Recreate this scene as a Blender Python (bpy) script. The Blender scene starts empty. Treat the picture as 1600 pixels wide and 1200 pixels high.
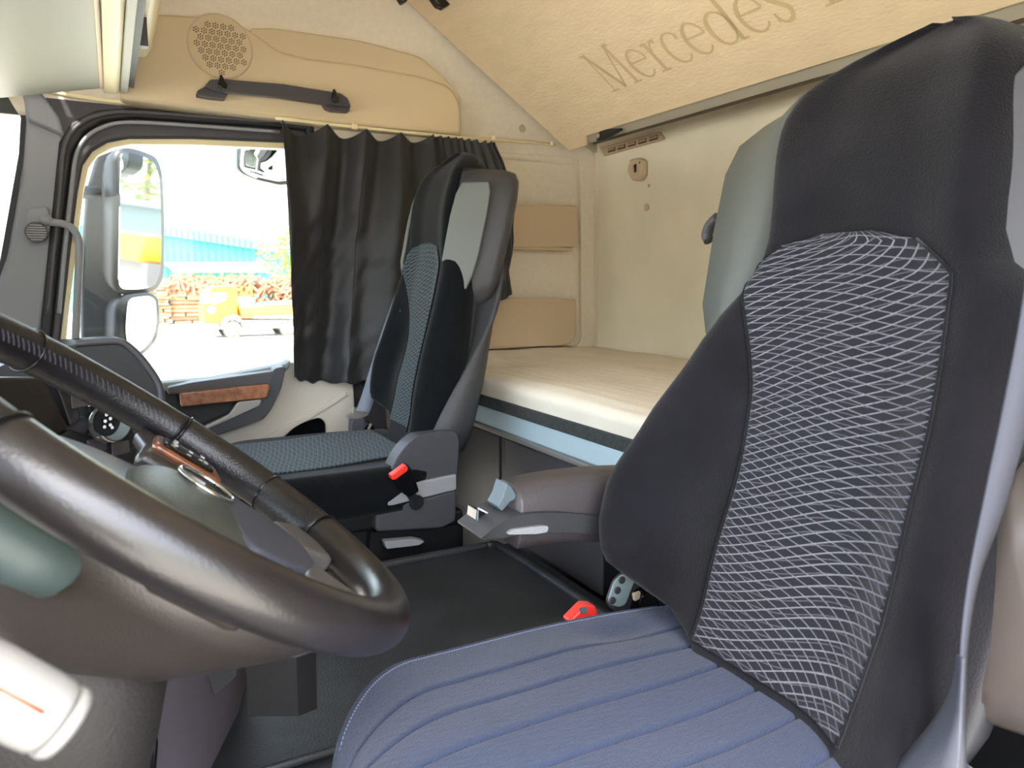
import bpy, bmesh, math, random
from mathutils import Vector, Matrix, noise
random.seed(7)
C = bpy.context.scene.collection
H = 0.88                      # camera height above the cab floor
PITCH = math.radians(7.82); YAW = math.radians(28.6); FPX = 1150.0

# ---------------------------------------------------------------- camera, sky, sun, exposure
cd = bpy.data.cameras.new('camera'); cam = bpy.data.objects.new('camera', cd); C.objects.link(cam)
cam.location = (0, 0, H); cam.rotation_euler = (math.pi/2 - PITCH, 0, -YAW)
cd.sensor_fit = 'HORIZONTAL'; cd.sensor_width = 36; cd.lens = 36*FPX/1600; cd.clip_start = .02; cd.clip_end = 500
cd.dof.use_dof = True; cd.dof.focus_distance = 1.15; cd.dof.aperture_fstop = 9
bpy.context.scene.camera = cam
w = bpy.data.worlds.new('sky'); bpy.context.scene.world = w; w.use_nodes = True
nt = w.node_tree; bg = nt.nodes['Background']
sk = nt.nodes.new('ShaderNodeTexSky'); sk.sky_type = 'NISHITA'; sk.sun_disc = False
sk.sun_elevation = math.radians(62); sk.sun_rotation = math.radians(200); sk.air_density = 1.2; sk.dust_density = 3.5; sk.ozone_density = 1.5
hs = nt.nodes.new('ShaderNodeHueSaturation'); hs.inputs['Saturation'].default_value = .55
nt.links.new(sk.outputs[0], hs.inputs['Color']); nt.links.new(hs.outputs[0], bg.inputs[0])
bg.inputs[1].default_value = 1.05
sd = bpy.data.lights.new('sun', 'SUN'); sun = bpy.data.objects.new('sun', sd); C.objects.link(sun)
sd.energy = 9; sd.angle = math.radians(.6); sd.color = (1, .95, .86)
SUNDIR = Vector((.30, .42, -.95)); sun.rotation_euler = SUNDIR.to_track_quat('-Z', 'Y').to_euler(); sun.location = (-3, -4, 9)
vs = bpy.context.scene.view_settings
vs.view_transform = 'Standard'; vs.look = 'None'; vs.gamma = 1; vs.use_curve_mapping = False; vs.exposure = .92

# ---------------------------------------------------------------- sight lines: a pixel of the photo and a known plane give a point of the cab
FW = Vector((math.sin(YAW)*math.cos(PITCH), math.cos(YAW)*math.cos(PITCH), -math.sin(PITCH)))
RT = Vector((math.cos(YAW), -math.sin(YAW), 0)); UP = RT.cross(FW)
def at(x, y, ax, v):
    r = FW*FPX + RT*(x-800) + UP*(600-y)
    i = 'XYZ'.index(ax)
    t = (v - (H if i == 2 else 0))/r[i]
    return Vector((r.x*t, r.y*t, r.z*t + H))
def PY(pts, y): return [at(a, b, 'Y', y) for a, b in pts]
def PX(pts, x): return [at(a, b, 'X', x) for a, b in pts]
def PZ(pts, z): return [at(a, b, 'Z', z) for a, b in pts]

# ---------------------------------------------------------------- materials
def lin(c):
    if isinstance(c, str): c = tuple(int(c[i:i+2], 16)/255 for i in (0, 2, 4))
    return tuple((v/12.92 if v <= .04045 else ((v+.055)/1.055)**2.4) for v in c) + (1,)
def nd(n, t, **k):
    x = n.nodes.new(t)
    for a, b in k.items(): setattr(x, a, b)
    return x
def mat(name, col, rough=.6, metal=0, bump=0, bscale=200, var=0, vscale=8, spec=.5, col2=None, sheen=0, coat=0, stretch=None, emit=None):
    m = bpy.data.materials.new(name); m.use_nodes = True; n = m.node_tree; b = n.nodes['Principled BSDF']
    c = lin(col); b.inputs['Base Color'].default_value = c; b.inputs['Roughness'].default_value = rough; b.inputs['Metallic'].default_value = metal
    b.inputs['Specular IOR Level'].default_value = spec; b.inputs['Sheen Weight'].default_value = sheen; b.inputs['Coat Weight'].default_value = coat
    tc = nd(n, 'ShaderNodeTexCoord'); src = tc.outputs['Object']
    if stretch:
        mp = nd(n, 'ShaderNodeMapping'); mp.inputs['Scale'].default_value = stretch; n.links.new(src, mp.inputs[0]); src = mp.outputs[0]
    if var or col2:
        nz = nd(n, 'ShaderNodeTexNoise'); nz.inputs['Scale'].default_value = vscale; nz.inputs['Detail'].default_value = 6; n.links.new(src, nz.inputs['Vector'])
        cr = nd(n, 'ShaderNodeValToRGB'); cr.color_ramp.elements[0].position = .32; cr.color_ramp.elements[1].position = .68
        d = lin(col2) if col2 else tuple(max(0, v*(1-var)) for v in c[:3])+(1,)
        cr.color_ramp.elements[0].color = d; cr.color_ramp.elements[1].color = c
        n.links.new(nz.outputs['Fac'], cr.inputs[0]); n.links.new(cr.outputs[0], b.inputs['Base Color'])
    if bump:
        n2 = nd(n, 'ShaderNodeTexNoise'); n2.inputs['Scale'].default_value = bscale; n2.inputs['Detail'].default_value = 3; n.links.new(src, n2.inputs['Vector'])
        bp = nd(n, 'ShaderNodeBump'); bp.inputs['Strength'].default_value = bump; bp.inputs['Distance'].default_value = .002
        n.links.new(n2.outputs['Fac'], bp.inputs['Height']); n.links.new(bp.outputs[0], b.inputs['Normal'])
    if emit: b.inputs['Emission Color'].default_value = lin(emit[0]); b.inputs['Emission Strength'].default_value = emit[1]
    return m
M = {}
M['beige'] = mat('beige_plastic', 'd0bc99', .5, bump=.15, bscale=500, var=.05, vscale=3)
M['felt'] = mat('cream_felt', 'ebe0cb', .95, bump=.4, bscale=350, var=.06, vscale=60, spec=.1, sheen=.2)
M['wallfelt'] = mat('rear_wall_felt', 'f0e7cf', .95, bump=.4, bscale=300, var=.07, vscale=6, spec=.1)
M['bunk'] = mat('bunk_cloth', 'ecd6b2', .9, bump=.6, bscale=160, var=.07, vscale=30, spec=.15, stretch=(1, .35, 1))
M['print'] = mat('bunk_print', 'cdb88c', .9, spec=.1)
M['pocket'] = mat('pocket_tan', 'c6b093', .6, bump=.1)
M['cream'] = mat('cream_trim', 'e8d9ac', .45)
M['doorbeige'] = mat('door_beige', 'd9cfc0', .5, bump=.1, bscale=600)
M['dkgrey'] = mat('dark_grey_plastic', '4c494c', .5, bump=.2, bscale=600)
M['frame'] = mat('door_frame_plastic', '3d3a3e', .5, bump=.15, bscale=600)
M['pillar'] = mat('pillar_grey', '8e9094', .6, bump=.2, bscale=500)
M['seal'] = mat('rubber_seal', '1b1b1d', .55)
M['overhead'] = mat('overhead_grey', 'a3a290', .5, bump=.1, bscale=500)
M['black'] = mat('black_plastic', '151517', .45, bump=.1, bscale=500)
M['gloss'] = mat('gloss_black', '0c0c0e', .15)
M['floor'] = mat('rubber_mat', '191c1f', .5, bump=.4, bscale=300, col2='2b2f34', vscale=9)
M['steel'] = mat('bed_rail_aluminium', 'b9cdd4', .4, .25)
M['mattress'] = mat('mattress_cloth', 'e9dfcd', .85, bump=.4, bscale=120, var=.05, vscale=12, spec=.2)
M['matfelt'] = mat('mattress_band', '3a3d3c', .95, bump=.8, bscale=200, var=.4, vscale=90)
M['velour'] = mat('seat_velour', '19181d', .9, bump=.5, bscale=450, var=.45, vscale=14, spec=.1, sheen=.12)
M['velour2'] = mat('passenger_velour', '0d1114', .9, bump=.4, bscale=450, var=.35, vscale=60, spec=.1, sheen=.1)
M['shell'] = mat('seat_shell_grey', '626663', .55, bump=.15, bscale=600)
M['shelldark'] = mat('seat_shell_dark', '39393c', .55, bump=.2, bscale=600)
M['base'] = mat('seat_base_grey', '424348', .5, bump=.15, bscale=500)
M['belt'] = mat('belt_webbing', '6f7580', .7, bump=.3, bscale=700)
M['beltd'] = mat('belt_webbing_lilac', '43454f', .8, bump=.3, bscale=700)
M['red'] = mat('red_buckle', 'ee3a2e', .35)
M['leather'] = mat('wheel_leather', '131114', .40, bump=.3, bscale=500, spec=.6, var=.2, vscale=20)
M['leatherw'] = mat('wheel_leather_worn', '1f1b1b', .32, bump=.12, bscale=500, spec=.7, var=.3, vscale=12)
M['stitch'] = mat('stitch_thread', '3d3b42', .8)
M['hub'] = mat('hub_cover', '3c3f3a', .42, bump=.3, bscale=500)
M['hubd'] = mat('hub_lower', '3a3c46', .55, bump=.3, bscale=400)
M['chrome'] = mat('chrome', 'c9c9c4', .18, .95)
M['silver'] = mat('silver_plastic', 'a5a19a', .35, .6)
M['satin'] = mat('satin_silver', 'b4b2ae', .3, .5)
M['wood'] = mat('burl_wood', '8a4d28', .3, col2='4a2412', vscale=45, coat=.5)
M['woodl'] = mat('burl_wood_door', 'b87e5a', .3, col2='844e32', vscale=55, coat=.3)
M['column'] = mat('column_cover', '2a2522', .35, bump=.15, bscale=500)
M['shroud'] = mat('column_shroud', '1c1917', .7, bump=.4, bscale=300)
M['console'] = mat('lower_dash', '57525a', .55, bump=.15, bscale=500)
M['screen'] = mat('screen_off', '1a1512', .3)
M['white'] = mat('white_mark', 'e8e8e8', .5)
M['arm'] = mat('armrest_plastic', '454143', .45, bump=.3, bscale=350)
M['armbreak'] = mat('broken_plastic', '56636a', .5, bump=.8, bscale=60)
M['ctrl'] = mat('seat_switch_panel', '8fa09e', .4)
M['yellow'] = mat('truck_yellow', 'f0a418', .5)
M['orange'] = mat('truck_orange', 'e28a2c', .5)
M['tgrey'] = mat('truck_grey', '8a9494', .6)
M['tyre'] = mat('tyre', '55534e', .9)
M['hubcap'] = mat('wheel_rim', 'b0a898', .6)
M['timber'] = mat('weathered_timber', 'b07a58', .9, var=.4, vscale=3)
M['timberp'] = mat('pale_timber', 'b98a62', .9, var=.3, vscale=3)
M['scrap'] = mat('rusty_scrap', 'a06a52', .9, var=.4, vscale=4)
M['ground'] = mat('yard_ground', 'c9c4b8', .95, bump=.3, bscale=5, var=.08, vscale=.4, spec=.05)
M['teal'] = mat('teal_glass_cladding', '3f9f8c', .5)
M['tealr'] = mat('teal_roof', '4cb6c6', .5)
M['bgrey'] = mat('canopy_grey', '9a938c', .8)
M['seam'] = mat('cladding_seam', '2c7a70', .6)
M['leaf'] = mat('tree_leaves', '86a83a', .8, col2='5d8a2c', vscale=2)
M['bark'] = mat('tree_bark', '6a5846', .9)
M['mirror'] = mat('mirror_glass', 'e6ecec', .02, 1)
M['cabwhite'] = mat('cab_paint', 'c9c9c4', .4)
M['skin_dark'] = mat('mirror_housing', '1c2024', .5)

def glassmat(name, tint=(1, 1, 1), refl=.06):
    m = bpy.data.materials.new(name); m.use_nodes = True; n = m.node_tree; n.nodes.clear()
    o = nd(n, 'ShaderNodeOutputMaterial'); mx = nd(n, 'ShaderNodeMixShader'); t = nd(n, 'ShaderNodeBsdfTransparent'); g = nd(n, 'ShaderNodeBsdfGlossy')
    t.inputs[0].default_value = tint+(1,); g.inputs['Roughness'].default_value = .02; fr = nd(n, 'ShaderNodeFresnel'); fr.inputs[0].default_value = 1.27
    n.links.new(fr.outputs[0], mx.inputs[0]); n.links.new(t.outputs[0], mx.inputs[1]); n.links.new(g.outputs[0], mx.inputs[2]); n.links.new(mx.outputs[0], o.inputs[0])
    return m
M['glass'] = glassmat('window_glass', (.93, .96, .95)); M['tint'] = glassmat('tinted_glass', (.30, .33, .36))

def wavemat(name, base, line, n1=46, n2=52, wid=.18, sheen=.1, slope=(-.16, .0)):
    """woven cloth with two crossing families of thin wavy threads, drawn over the cloth's own UV"""
    m = bpy.data.materials.new(name); m.use_nodes = True; n = m.node_tree; b = n.nodes['Principled BSDF']; L = n.links
    b.inputs['Roughness'].default_value = .85; b.inputs['Sheen Weight'].default_value = sheen; b.inputs['Specular IOR Level'].default_value = .25
    tc = nd(n, 'ShaderNodeTexCoord'); sp = nd(n, 'ShaderNodeSeparateXYZ'); L.new(tc.outputs['UV'], sp.inputs[0])
    U_, V_ = sp.outputs[0], sp.outputs[1]
    def ma(op, a, b_=None, c_=None):
        x = nd(n, 'ShaderNodeMath', operation=op)
        for i, v in enumerate((a, b_, c_)):
            if v is None: continue
            if isinstance(v, (int, float)): x.inputs[i].default_value = v
            else: L.new(v, x.inputs[i])
        return x.outputs[0]
    def fam(N, s0, s1, a1, k1, k2, ph, width):
        # height = v + u*(s0+s1*v) + wave
        sl = ma('ADD', ma('MULTIPLY', V_, s1), s0)
        hgt = ma('ADD', V_, ma('MULTIPLY', U_, sl))
        arg = ma('ADD', ma('MULTIPLY', U_, k1), ma('ADD', ma('MULTIPLY', V_, k2), ph))
        hgt = ma('ADD', hgt, ma('MULTIPLY', ma('SINE', arg), a1))
        fr = ma('FRACT', ma('MULTIPLY', hgt, N))
        d = ma('ABSOLUTE', ma('SUBTRACT', fr, .5))
        return ma('LESS_THAN', d, width)
    f1 = fam(n1, slope[0], -.06, .006, 6, 4, 0, wid*.5)
    f2 = fam(n2, slope[1]+.20, -.22, .009, 6, -7, 2, wid*.42)
    f3 = fam(n1*.8, slope[0]*.5, .04, .014, 7, 8, 4, wid*.3)
    f3 = ma('MULTIPLY', f3, .4)
    tot = ma('MAXIMUM', ma('MAXIMUM', f1, ma('MULTIPLY', f2, .75)), f3)
    nz = nd(n, 'ShaderNodeTexNoise'); nz.inputs['Scale'].default_value = 400; L.new(tc.outputs['Object'], nz.inputs['Vector'])
    tot = ma('MULTIPLY', tot, ma('ADD', ma('MULTIPLY', nz.outputs['Fac'], .8), .3))
    mx = nd(n, 'ShaderNodeMix', data_type='RGBA'); L.new(tot, mx.inputs['Factor']); mx.inputs['A'].default_value = lin(base); mx.inputs['B'].default_value = lin(line)
    L.new(mx.outputs['Result'], b.inputs['Base Color'])
    bp = nd(n, 'ShaderNodeBump'); bp.inputs['Strength'].default_value = .4; bp.inputs['Distance'].default_value = .001
    L.new(ma('ADD', tot, ma('MULTIPLY', nz.outputs['Fac'], .5)), bp.inputs['Height']); L.new(bp.outputs[0], b.inputs['Normal'])
    return m
M['insert'] = wavemat('driver_insert_cloth', '15161d', '807f88', wid=.14)
M['insert2'] = wavemat('passenger_insert_cloth', '11191d', '5f6e73', n1=50, n2=46, wid=.15)
M['insert3'] = wavemat('passenger_cushion_cloth', '18262c', '5d7278', n1=44, n2=30, wid=.14)

def bluecloth():
    m = mat('blue_seat_cover', '353e54', .9, spec=.1, sheen=.15, var=.12, vscale=5); n = m.node_tree; b = n.nodes['Principled BSDF']
    tc = nd(n, 'ShaderNodeTexCoord'); mp = nd(n, 'ShaderNodeMapping'); mp.inputs['Rotation'].default_value = (0, 0, .6); mp.inputs['Scale'].default_value = (1, 3, 1)
    wv = nd(n, 'ShaderNodeTexWave'); wv.inputs['Scale'].default_value = 90; wv.inputs['Distortion'].default_value = 6; wv.inputs['Detail'].default_value = 2
    nz = nd(n, 'ShaderNodeTexNoise'); nz.inputs['Scale'].default_value = 500
    L = n.links; L.new(tc.outputs['Object'], mp.inputs[0]); L.new(mp.outputs[0], wv.inputs[0]); L.new(tc.outputs['Object'], nz.inputs['Vector'])
    ad = nd(n, 'ShaderNodeMath', operation='ADD'); L.new(wv.outputs['Fac'], ad.inputs[0]); L.new(nz.outputs['Fac'], ad.inputs[1])
    bp = nd(n, 'ShaderNodeBump'); bp.inputs['Strength'].default_value = .5; bp.inputs['Distance'].default_value = .0015; L.new(ad.outputs[0], bp.inputs['Height']); L.new(bp.outputs[0], b.inputs['Normal'])
    return m
M['blue'] = bluecloth()
M['curtain'] = mat('curtain_cloth', '252527', .55, bump=.15, bscale=600, spec=.4, sheen=.1)

# ---------------------------------------------------------------- mesh helpers
def link(name, me, m, parent=None, smooth=False):
    if m is not None: me.materials.append(M[m] if isinstance(m, str) else m)
    if smooth:
        for p in me.polygons: p.use_smooth = True
    o = bpy.data.objects.new(name, me); C.objects.link(o)
    if parent: o.parent = parent
    return o
def mk(name, vs_, fs, m, parent=None, smooth=False, bevel=0, seg=2, sub=0, recalc=True, solid=0):
    me = bpy.data.meshes.new(name); me.from_pydata([tuple(v) for v in vs_], [], fs); me.validate()
    if recalc:
        b = bmesh.new(); b.from_mesh(me); bmesh.ops.recalc_face_normals(b, faces=b.faces); b.to_mesh(me); b.free()
    o = link(name, me, m, parent, smooth)
    if solid: s = o.modifiers.new('s', 'SOLIDIFY'); s.thickness = solid; s.offset = 0
    if bevel:
        bv = o.modifiers.new('b', 'BEVEL'); bv.width = bevel; bv.segments = seg; bv.limit_method = 'ANGLE'; bv.angle_limit = math.radians(35)
        for p in me.polygons: p.use_smooth = True
        wn = o.modifiers.new('w', 'WEIGHTED_NORMAL'); wn.keep_sharp = False
    if sub: s = o.modifiers.new('ss', 'SUBSURF'); s.levels = sub; s.render_levels = sub
    return o
def prism(name, pts, vec, m, parent=None, bevel=0, seg=2, smooth=False):
    vec = Vector(vec); n = len(pts); v = [Vector(p) for p in pts]+[Vector(p)+vec for p in pts]
    f = [list(range(n))[::-1], list(range(n, 2*n))]+[[i, (i+1) % n, n+(i+1) % n, n+i] for i in range(n)]
    return mk(name, v, f, m, parent, smooth, bevel, seg)
def box(name, a, b, m, parent=None, bevel=0, rot=None, seg=2):
    x0, y0, z0 = a; x1, y1, z1 = b
    return prism(name, [(x0, y0, z0), (x1, y0, z0), (x1, y1, z0), (x0, y1, z0)], (0, 0, z1-z0), m, parent, bevel, seg)
def ring(name, outer, inner, vec, m, parent=None, bevel=0):
    """flat frame between two outlines of equal count, given thickness"""
    n = len(outer); vec = Vector(vec)
    v = [Vector(p) for p in outer]+[Vector(p) for p in inner]; v += [p+vec for p in v]; f = []
    for i in range(n):
        j = (i+1) % n
        f += [[i, j, n+j, n+i], [2*n+i, 3*n+i, 3*n+j, 2*n+j], [i, 2*n+i, 2*n+j, j], [n+i, n+j, 3*n+j, 3*n+i]]
    return mk(name, v, f, m, parent, bevel=bevel)
def loft(name, rings_, m, parent=None, cap=True, smooth=True, sub=0, closed=True, uv=None):
    n = len(rings_[0]); v = [p for r in rings_ for p in r]; f = []
    for k in range(len(rings_)-1):
        for i in range(n if closed else n-1):
            j = (i+1) % n; f.append([k*n+i, k*n+j, (k+1)*n+j, (k+1)*n+i])
    if cap and closed:
        f.append(list(range(n))[::-1]); f.append([(len(rings_)-1)*n+i for i in range(n)])
    return mk(name, v, f, m, parent, smooth, sub=sub)
def grid(name, fn, nu, nv, m, parent=None, solid=0, flip=False, closeu=False):
    v = []; f = []
    for j in range(nv+1):
        for i in range(nu+1): v.append(fn(i/nu, j/nv))
    for j in range(nv):
        for i in range(nu):
            a = j*(nu+1)+i; q = [a, a+1, a+nu+2, a+nu+1]; f.append(q[::-1] if flip else q)
    me = bpy.data.meshes.new(name); me.from_pydata([tuple(p) for p in v], [], f)
    uvl = me.uv_layers.new(name='UVMap')
    for p in me.polygons:
        for li in p.loop_indices:
            vi = me.loops[li].vertex_index; uvl.data[li].uv = ((vi % (nu+1))/nu, (vi//(nu+1))/nv)
    o = link(name, me, m, parent, True)
    if solid: s = o.modifiers.new('s', 'SOLIDIFY'); s.thickness = solid; s.offset = 0
    return o
def crv(P, n):
    """smooth catmull-rom through points"""
    P = [Vector(p) for p in P]; out = []
    for i in range(len(P)-1):
        a, b, c, d = P[max(i-1, 0)], P[i], P[i+1], P[min(i+2, len(P)-1)]
        for k in range(n):
            t = k/n; out.append(.5*((2*b)+(-a+c)*t+(2*a-5*b+4*c-d)*t*t+(-a+3*b-3*c+d)*t**3))
    return out+[P[-1]]
def tube(name, P, r, m, parent=None, seg=10, closed=False, sm=0, flat=None):
    P = crv(P, sm) if sm else [Vector(p) for p in P]
    n = len(P); rings_ = []; up = Vector((0, 0, 1)); prev = None
    for i, p in enumerate(P):
        if closed: t = (P[(i+1) % n]-P[i-1]).normalized()
        else: t = (P[min(i+1, n-1)]-P[max(i-1, 0)]).normalized()
        if prev is None:
            a = t.cross(up)
            if a.length < .1: a = t.cross(Vector((1, 0, 0)))
        else: a = prev-t*prev.dot(t)
        a.normalize(); b = t.cross(a); prev = a
        rr = r(i/(n-1)) if callable(r) else r
        rings_.append([p+(a*math.cos(q)+b*math.sin(q))*rr for q in [2*math.pi*k/seg for k in range(seg)]])
    if closed: rings_.append(rings_[0])
    return loft(name, rings_, m, parent, cap=not closed)
def disc(name, c, nrm, r, th, m, parent=None, seg=32, bevel=0):
    nrm = Vector(nrm).normalized(); a = nrm.orthogonal().normalized(); b = nrm.cross(a); c = Vector(c)
    return prism(name, [c+(a*math.cos(t)+b*math.sin(t))*r for t in [2*math.pi*k/seg for k in range(seg)]], nrm*th, m, parent, bevel)
def thing(name, label, cat, loc=(0, 0, 0), group=None):
    o = bpy.data.objects.new(name, None); C.objects.link(o); o.empty_display_size = .05
    o.location = loc; o['label'] = label; o['category'] = cat
    if group: o['group'] = group
    return o
def tag(o, label, cat, group=None, kind=None):
    o['label'] = label; o['category'] = cat
    if group: o['group'] = group
    if kind: o['kind'] = kind
    return o
def struct(o): o['kind'] = 'structure'; return o
def rebase(t):
    """move an Empty to the base of its children, which were built in world coordinates"""
    bpy.context.view_layer.update()
    lo = Vector((1e9,)*3); hi = -lo
    for o in t.children_recursive:
        if o.type == 'MESH':
            for v in o.data.vertices:
                for i in range(3): lo[i] = min(lo[i], v.co[i]); hi[i] = max(hi[i], v.co[i])
    b = Vector(((lo.x+hi.x)/2, (lo.y+hi.y)/2, lo.z)); t.location = b
    for c in t.children:
        c.location = c.location - b
def Rnd(pts, r=.02, n=4):
    """round the corners of a polygon"""
    P = [Vector(p) for p in pts]; out = []
    for i, p in enumerate(P):
        a = P[i-1]-p; b = P[(i+1) % len(P)]-p; k = min(r, a.length*.45, b.length*.45)
        s = p+a.normalized()*k; e = p+b.normalized()*k
        for j in range(n+1):
            t = j/n; out.append(s*(1-t)**2+p*2*t*(1-t)+e*t*t)
    return out

# ================================================================ SETTING
YW = 2.30; XR = 1.60
o = struct(box('floor', (-1.0, -.1, -.05), (XR, 2.4, 0), 'floor'))
# engine tunnel between the seats, with its rubber mat and raised border
TZ = .30
tun = struct(box('trim_engine_tunnel', (-.6, .84, 0), (.80, 1.46, TZ-.012), 'floor', bevel=.03))
mt = thing('floor_mat', 'black moulded rubber mat with raised rim on the low tunnel between the seats', 'floor mat')
box('mat_sheet', (-.45, .86, TZ-.012), (.74, 1.42, TZ), 'floor', mt, bevel=.004)
tube('raised_rim', [(-.45, 1.405, TZ+.002), (.60, 1.405, TZ+.002), (.70, 1.395, TZ+.002), (.725, 1.36, TZ+.002), (.728, .88, TZ+.002)], .010, 'floor', mt, sm=4, seg=8)
rebase(mt)

# rear wall with openings none, far side wall built in strips around the door window
struct(box('wall_rear', (XR, -.15, 0), (XR+.04, YW+.05, 2.1), 'wallfelt'))
# rounded corner upright between rear wall and side wall
pr = []
for k in range(9):
    a = math.pi/2*k/8; pr.append((XR-.035+.035*math.sin(a)-.0, YW-.035+.035*math.cos(a), .6))
struct(prism('trim_corner', [(XR+.01, YW+.01, .55)]+[(x, y, .55) for x, y, z in pr], (0, 0, .80), 'felt', smooth=False))
# side wall behind the door: X from .62 to XR
struct(box('wall_side', (.60, YW, 0), (XR+.04, YW+.04, 1.42), 'felt'))
# raised felt border on the side wall (rounded frame around the pockets)
fo = Rnd(PY([(712, 218), (925, 232), (925, 545), (712, 548)], YW-.004), .05, 6); fi = Rnd(PY([(712, 236), (904, 246), (906, 541), (712, 545)], YW-.004), .045, 6)
# headliner: sloping from the side wall up to the roof
def headfn(u, v):
    X = -.25+u*(XR+.25)
    prof = [(YW, 1.30), (YW-.005, 1.42), (YW-.05, 1.58), (YW-.13, 1.76), (YW-.25, 1.93), (YW-.42, 2.02), (1.1, 2.06), (.25, 2.04), (.0, 1.9), (-.1, 1.7)]
    P = v*(len(prof)-1); i = min(int(P), len(prof)-2); t = P-i
    y = prof[i][0]*(1-t)+prof[i+1][0]*t; z = prof[i][1]*(1-t)+prof[i+1][1]*t
    return Vector((X, y, z))
struct(grid('ceiling', headfn, 24, 72, 'felt', solid=.02))
# front roof closure above windscreen and cab front below windscreen
struct(prism('wall_front', [(-.98, -.1, 0), (-.98, 2.3, 0), (-.98, 2.3, .78), (-.98, -.1, .78)], (-.03, 0, 0), 'frame'))
struct(prism('trim_front_header', [(-.92, -.1, 1.62), (-.92, 2.3, 1.62), (-.30, 2.3, 2.06), (-.30, -.1, 2.06)], (-.02, 0, .03), 'felt'))
struct(prism('trim_front_underside', [(-.92, -.1, 1.56), (-.92, 2.3, 1.56), (-.25, 2.3, 1.38), (-.25, -.1, 1.38)], (0, 0, .02), 'dkgrey'))
# near-side wall around the driver's door, out of view; opening narrowed to cut light
struct(box('wall_near', (.46, -.13, 0), (XR, -.09, 2.0), 'doorbeige'))
struct(box('trim_near_front', (-1.0, -.13, 0), (-.42, -.09, 1.55), 'frame'))
struct(box('trim_near_top', (-1.0, -.13, 1.48), (.50, -.09, 2.0), 'felt'))
struct(box('trim_door_sill', (-.42, -.13, -.05), (.46, -.07, .05), 'black'))

# ---- passenger door: frame, window, panel (pixel outlines on the door plane)
YD = YW
win = [(440, 232), (300, 226), (205, 225), (175, 231), (152, 243), (138, 262), (130, 300), (118, 400), (108, 480), (98, 590), (245, 606), (460, 572), (470, 400), (455, 232)]
lite = [(446, 222), (300, 216), (200, 216), (168, 222), (144, 236), (129, 258), (121, 300), (109, 400), (100, 480), (86, 606), (245, 616), (470, 582), (480, 400), (463, 222)]
mid = [(446, 200), (300, 190), (205, 184), (160, 190), (130, 208), (112, 240), (104, 300), (92, 400), (84, 480), (70, 620), (245, 626), (485, 590), (495, 400), (480, 203)]
out = [(446, 185), (300, 174), (205, 168), (150, 172), (112, 190), (92, 222), (84, 300), (74, 400), (66, 480), (50, 640), (245, 640), (500, 600), (510, 400), (490, 186)]
d1 = struct(bpy.data.objects.new('door_1', None)); C.objects.link(d1)
ring('window_liner', PY(lite, YD-.005), PY(win, YD-.005), (0, .03, 0), 'cream', d1)
ring('door_frame', PY(mid, YD-.02), PY(lite, YD-.02), (0, .05, 0), 'frame', d1, bevel=.008)
ring('door_seal', PY(out, YD-.03), PY(mid, YD-.03), (0, .05, 0), 'seal', d1, bevel=.008)
tube('seal_bead', PY([(437, 191), (300, 181), (205, 175), (155, 180), (120, 198), (101, 230), (94, 300), (84, 400), (76, 490)], YD-.035), .006, 'dkgrey', d1, sm=5, seg=8)
tube('seal_bead', PY([(437, 206), (300, 196), (205, 191), (165, 197), (136, 214), (119, 243), (111, 300), (100, 400), (92, 490)], YD-.035), .005, 'pillar', d1, sm=5, seg=8)
w1 = struct(prism('window_1', PY(win, YD+.012), (0, .004, 0), 'glass'))
# outer dark surround: area between seal, header and pillar
struct(prism('trim_door_header', PY([(36, 118), (170, 152), (300, 170), (440, 188), (510, 196), (510, 200), (440, 200), (205, 180), (150, 184), (112, 200), (92, 235), (84, 300), (60, 300), (75, 210), (60, 160)], YD-.012), (0, .04, 0), 'frame', bevel=.006))
struct(prism('trim_a_pillar', PY([(34, 128), (66, 150), (88, 180), (100, 215), (92, 300), (80, 400), (66, 500), (50, 660), (-60, 660), (-25, 500), (10, 400), (34, 270), (40, 190)], YD-.02), (0, .06, 0), 'pillar', bevel=.012))
struct(prism('trim_a_pillar_upper', PY([(28, 118), (66, 146), (92, 182), (102, 214), (42, 188), (38, 160)], YD-.032), (0, .02, 0), 'pillar', bevel=.01))
struct(tube('trim_headliner_edge', PY([(-20, 106), (40, 133), (100, 148), (190, 160), (320, 171), (430, 183), (560, 197), (722, 214)], YD-.04), .006, 'cream', sm=4, seg=8))
# windscreen corner glass on the passenger side and the windscreen
ws = struct(bpy.data.objects.new('window_2', None)); C.objects.link(ws)
g1 = [at(36, 190, 'Y', YD-.02), at(20, 130, 'Y', YD-.02), at(8, 420, 'Y', YD-.02)]
loft('windscreen_glass', [[(-.10, YD+.0, z), (-.34, YD-.02, z), (-.62, YD-.18, z), (-.90, YD-.6, z), (-.95, 1.1, z), (-.90, .4, z), (-.6, -.1, z)] for z in (.78, 1.0, 1.3, 1.40)], 'glass', ws, closed=False, cap=False)
loft('tint_band', [[(-.11, YD-.005, z), (-.34, YD-.025, z), (-.60, YD-.185, z), (-.88, YD-.6, z), (-.93, 1.1, z), (-.88, .4, z)] for z in (1.30, 1.56)], 'tint', ws, closed=False, cap=False)
ring('screen_gasket', PY([(-30, 120), (8, 122), (32, 140), (42, 180), (38, 240), (5, 440), (-30, 560), (-90, 560)], YD-.01), PY([(-30, 128), (4, 130), (24, 148), (32, 185), (29, 240), (-6, 440), (-40, 560), (-90, 560)], YD-.01), (0, .03, 0), 'seal', ws, bevel=.004)

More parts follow.
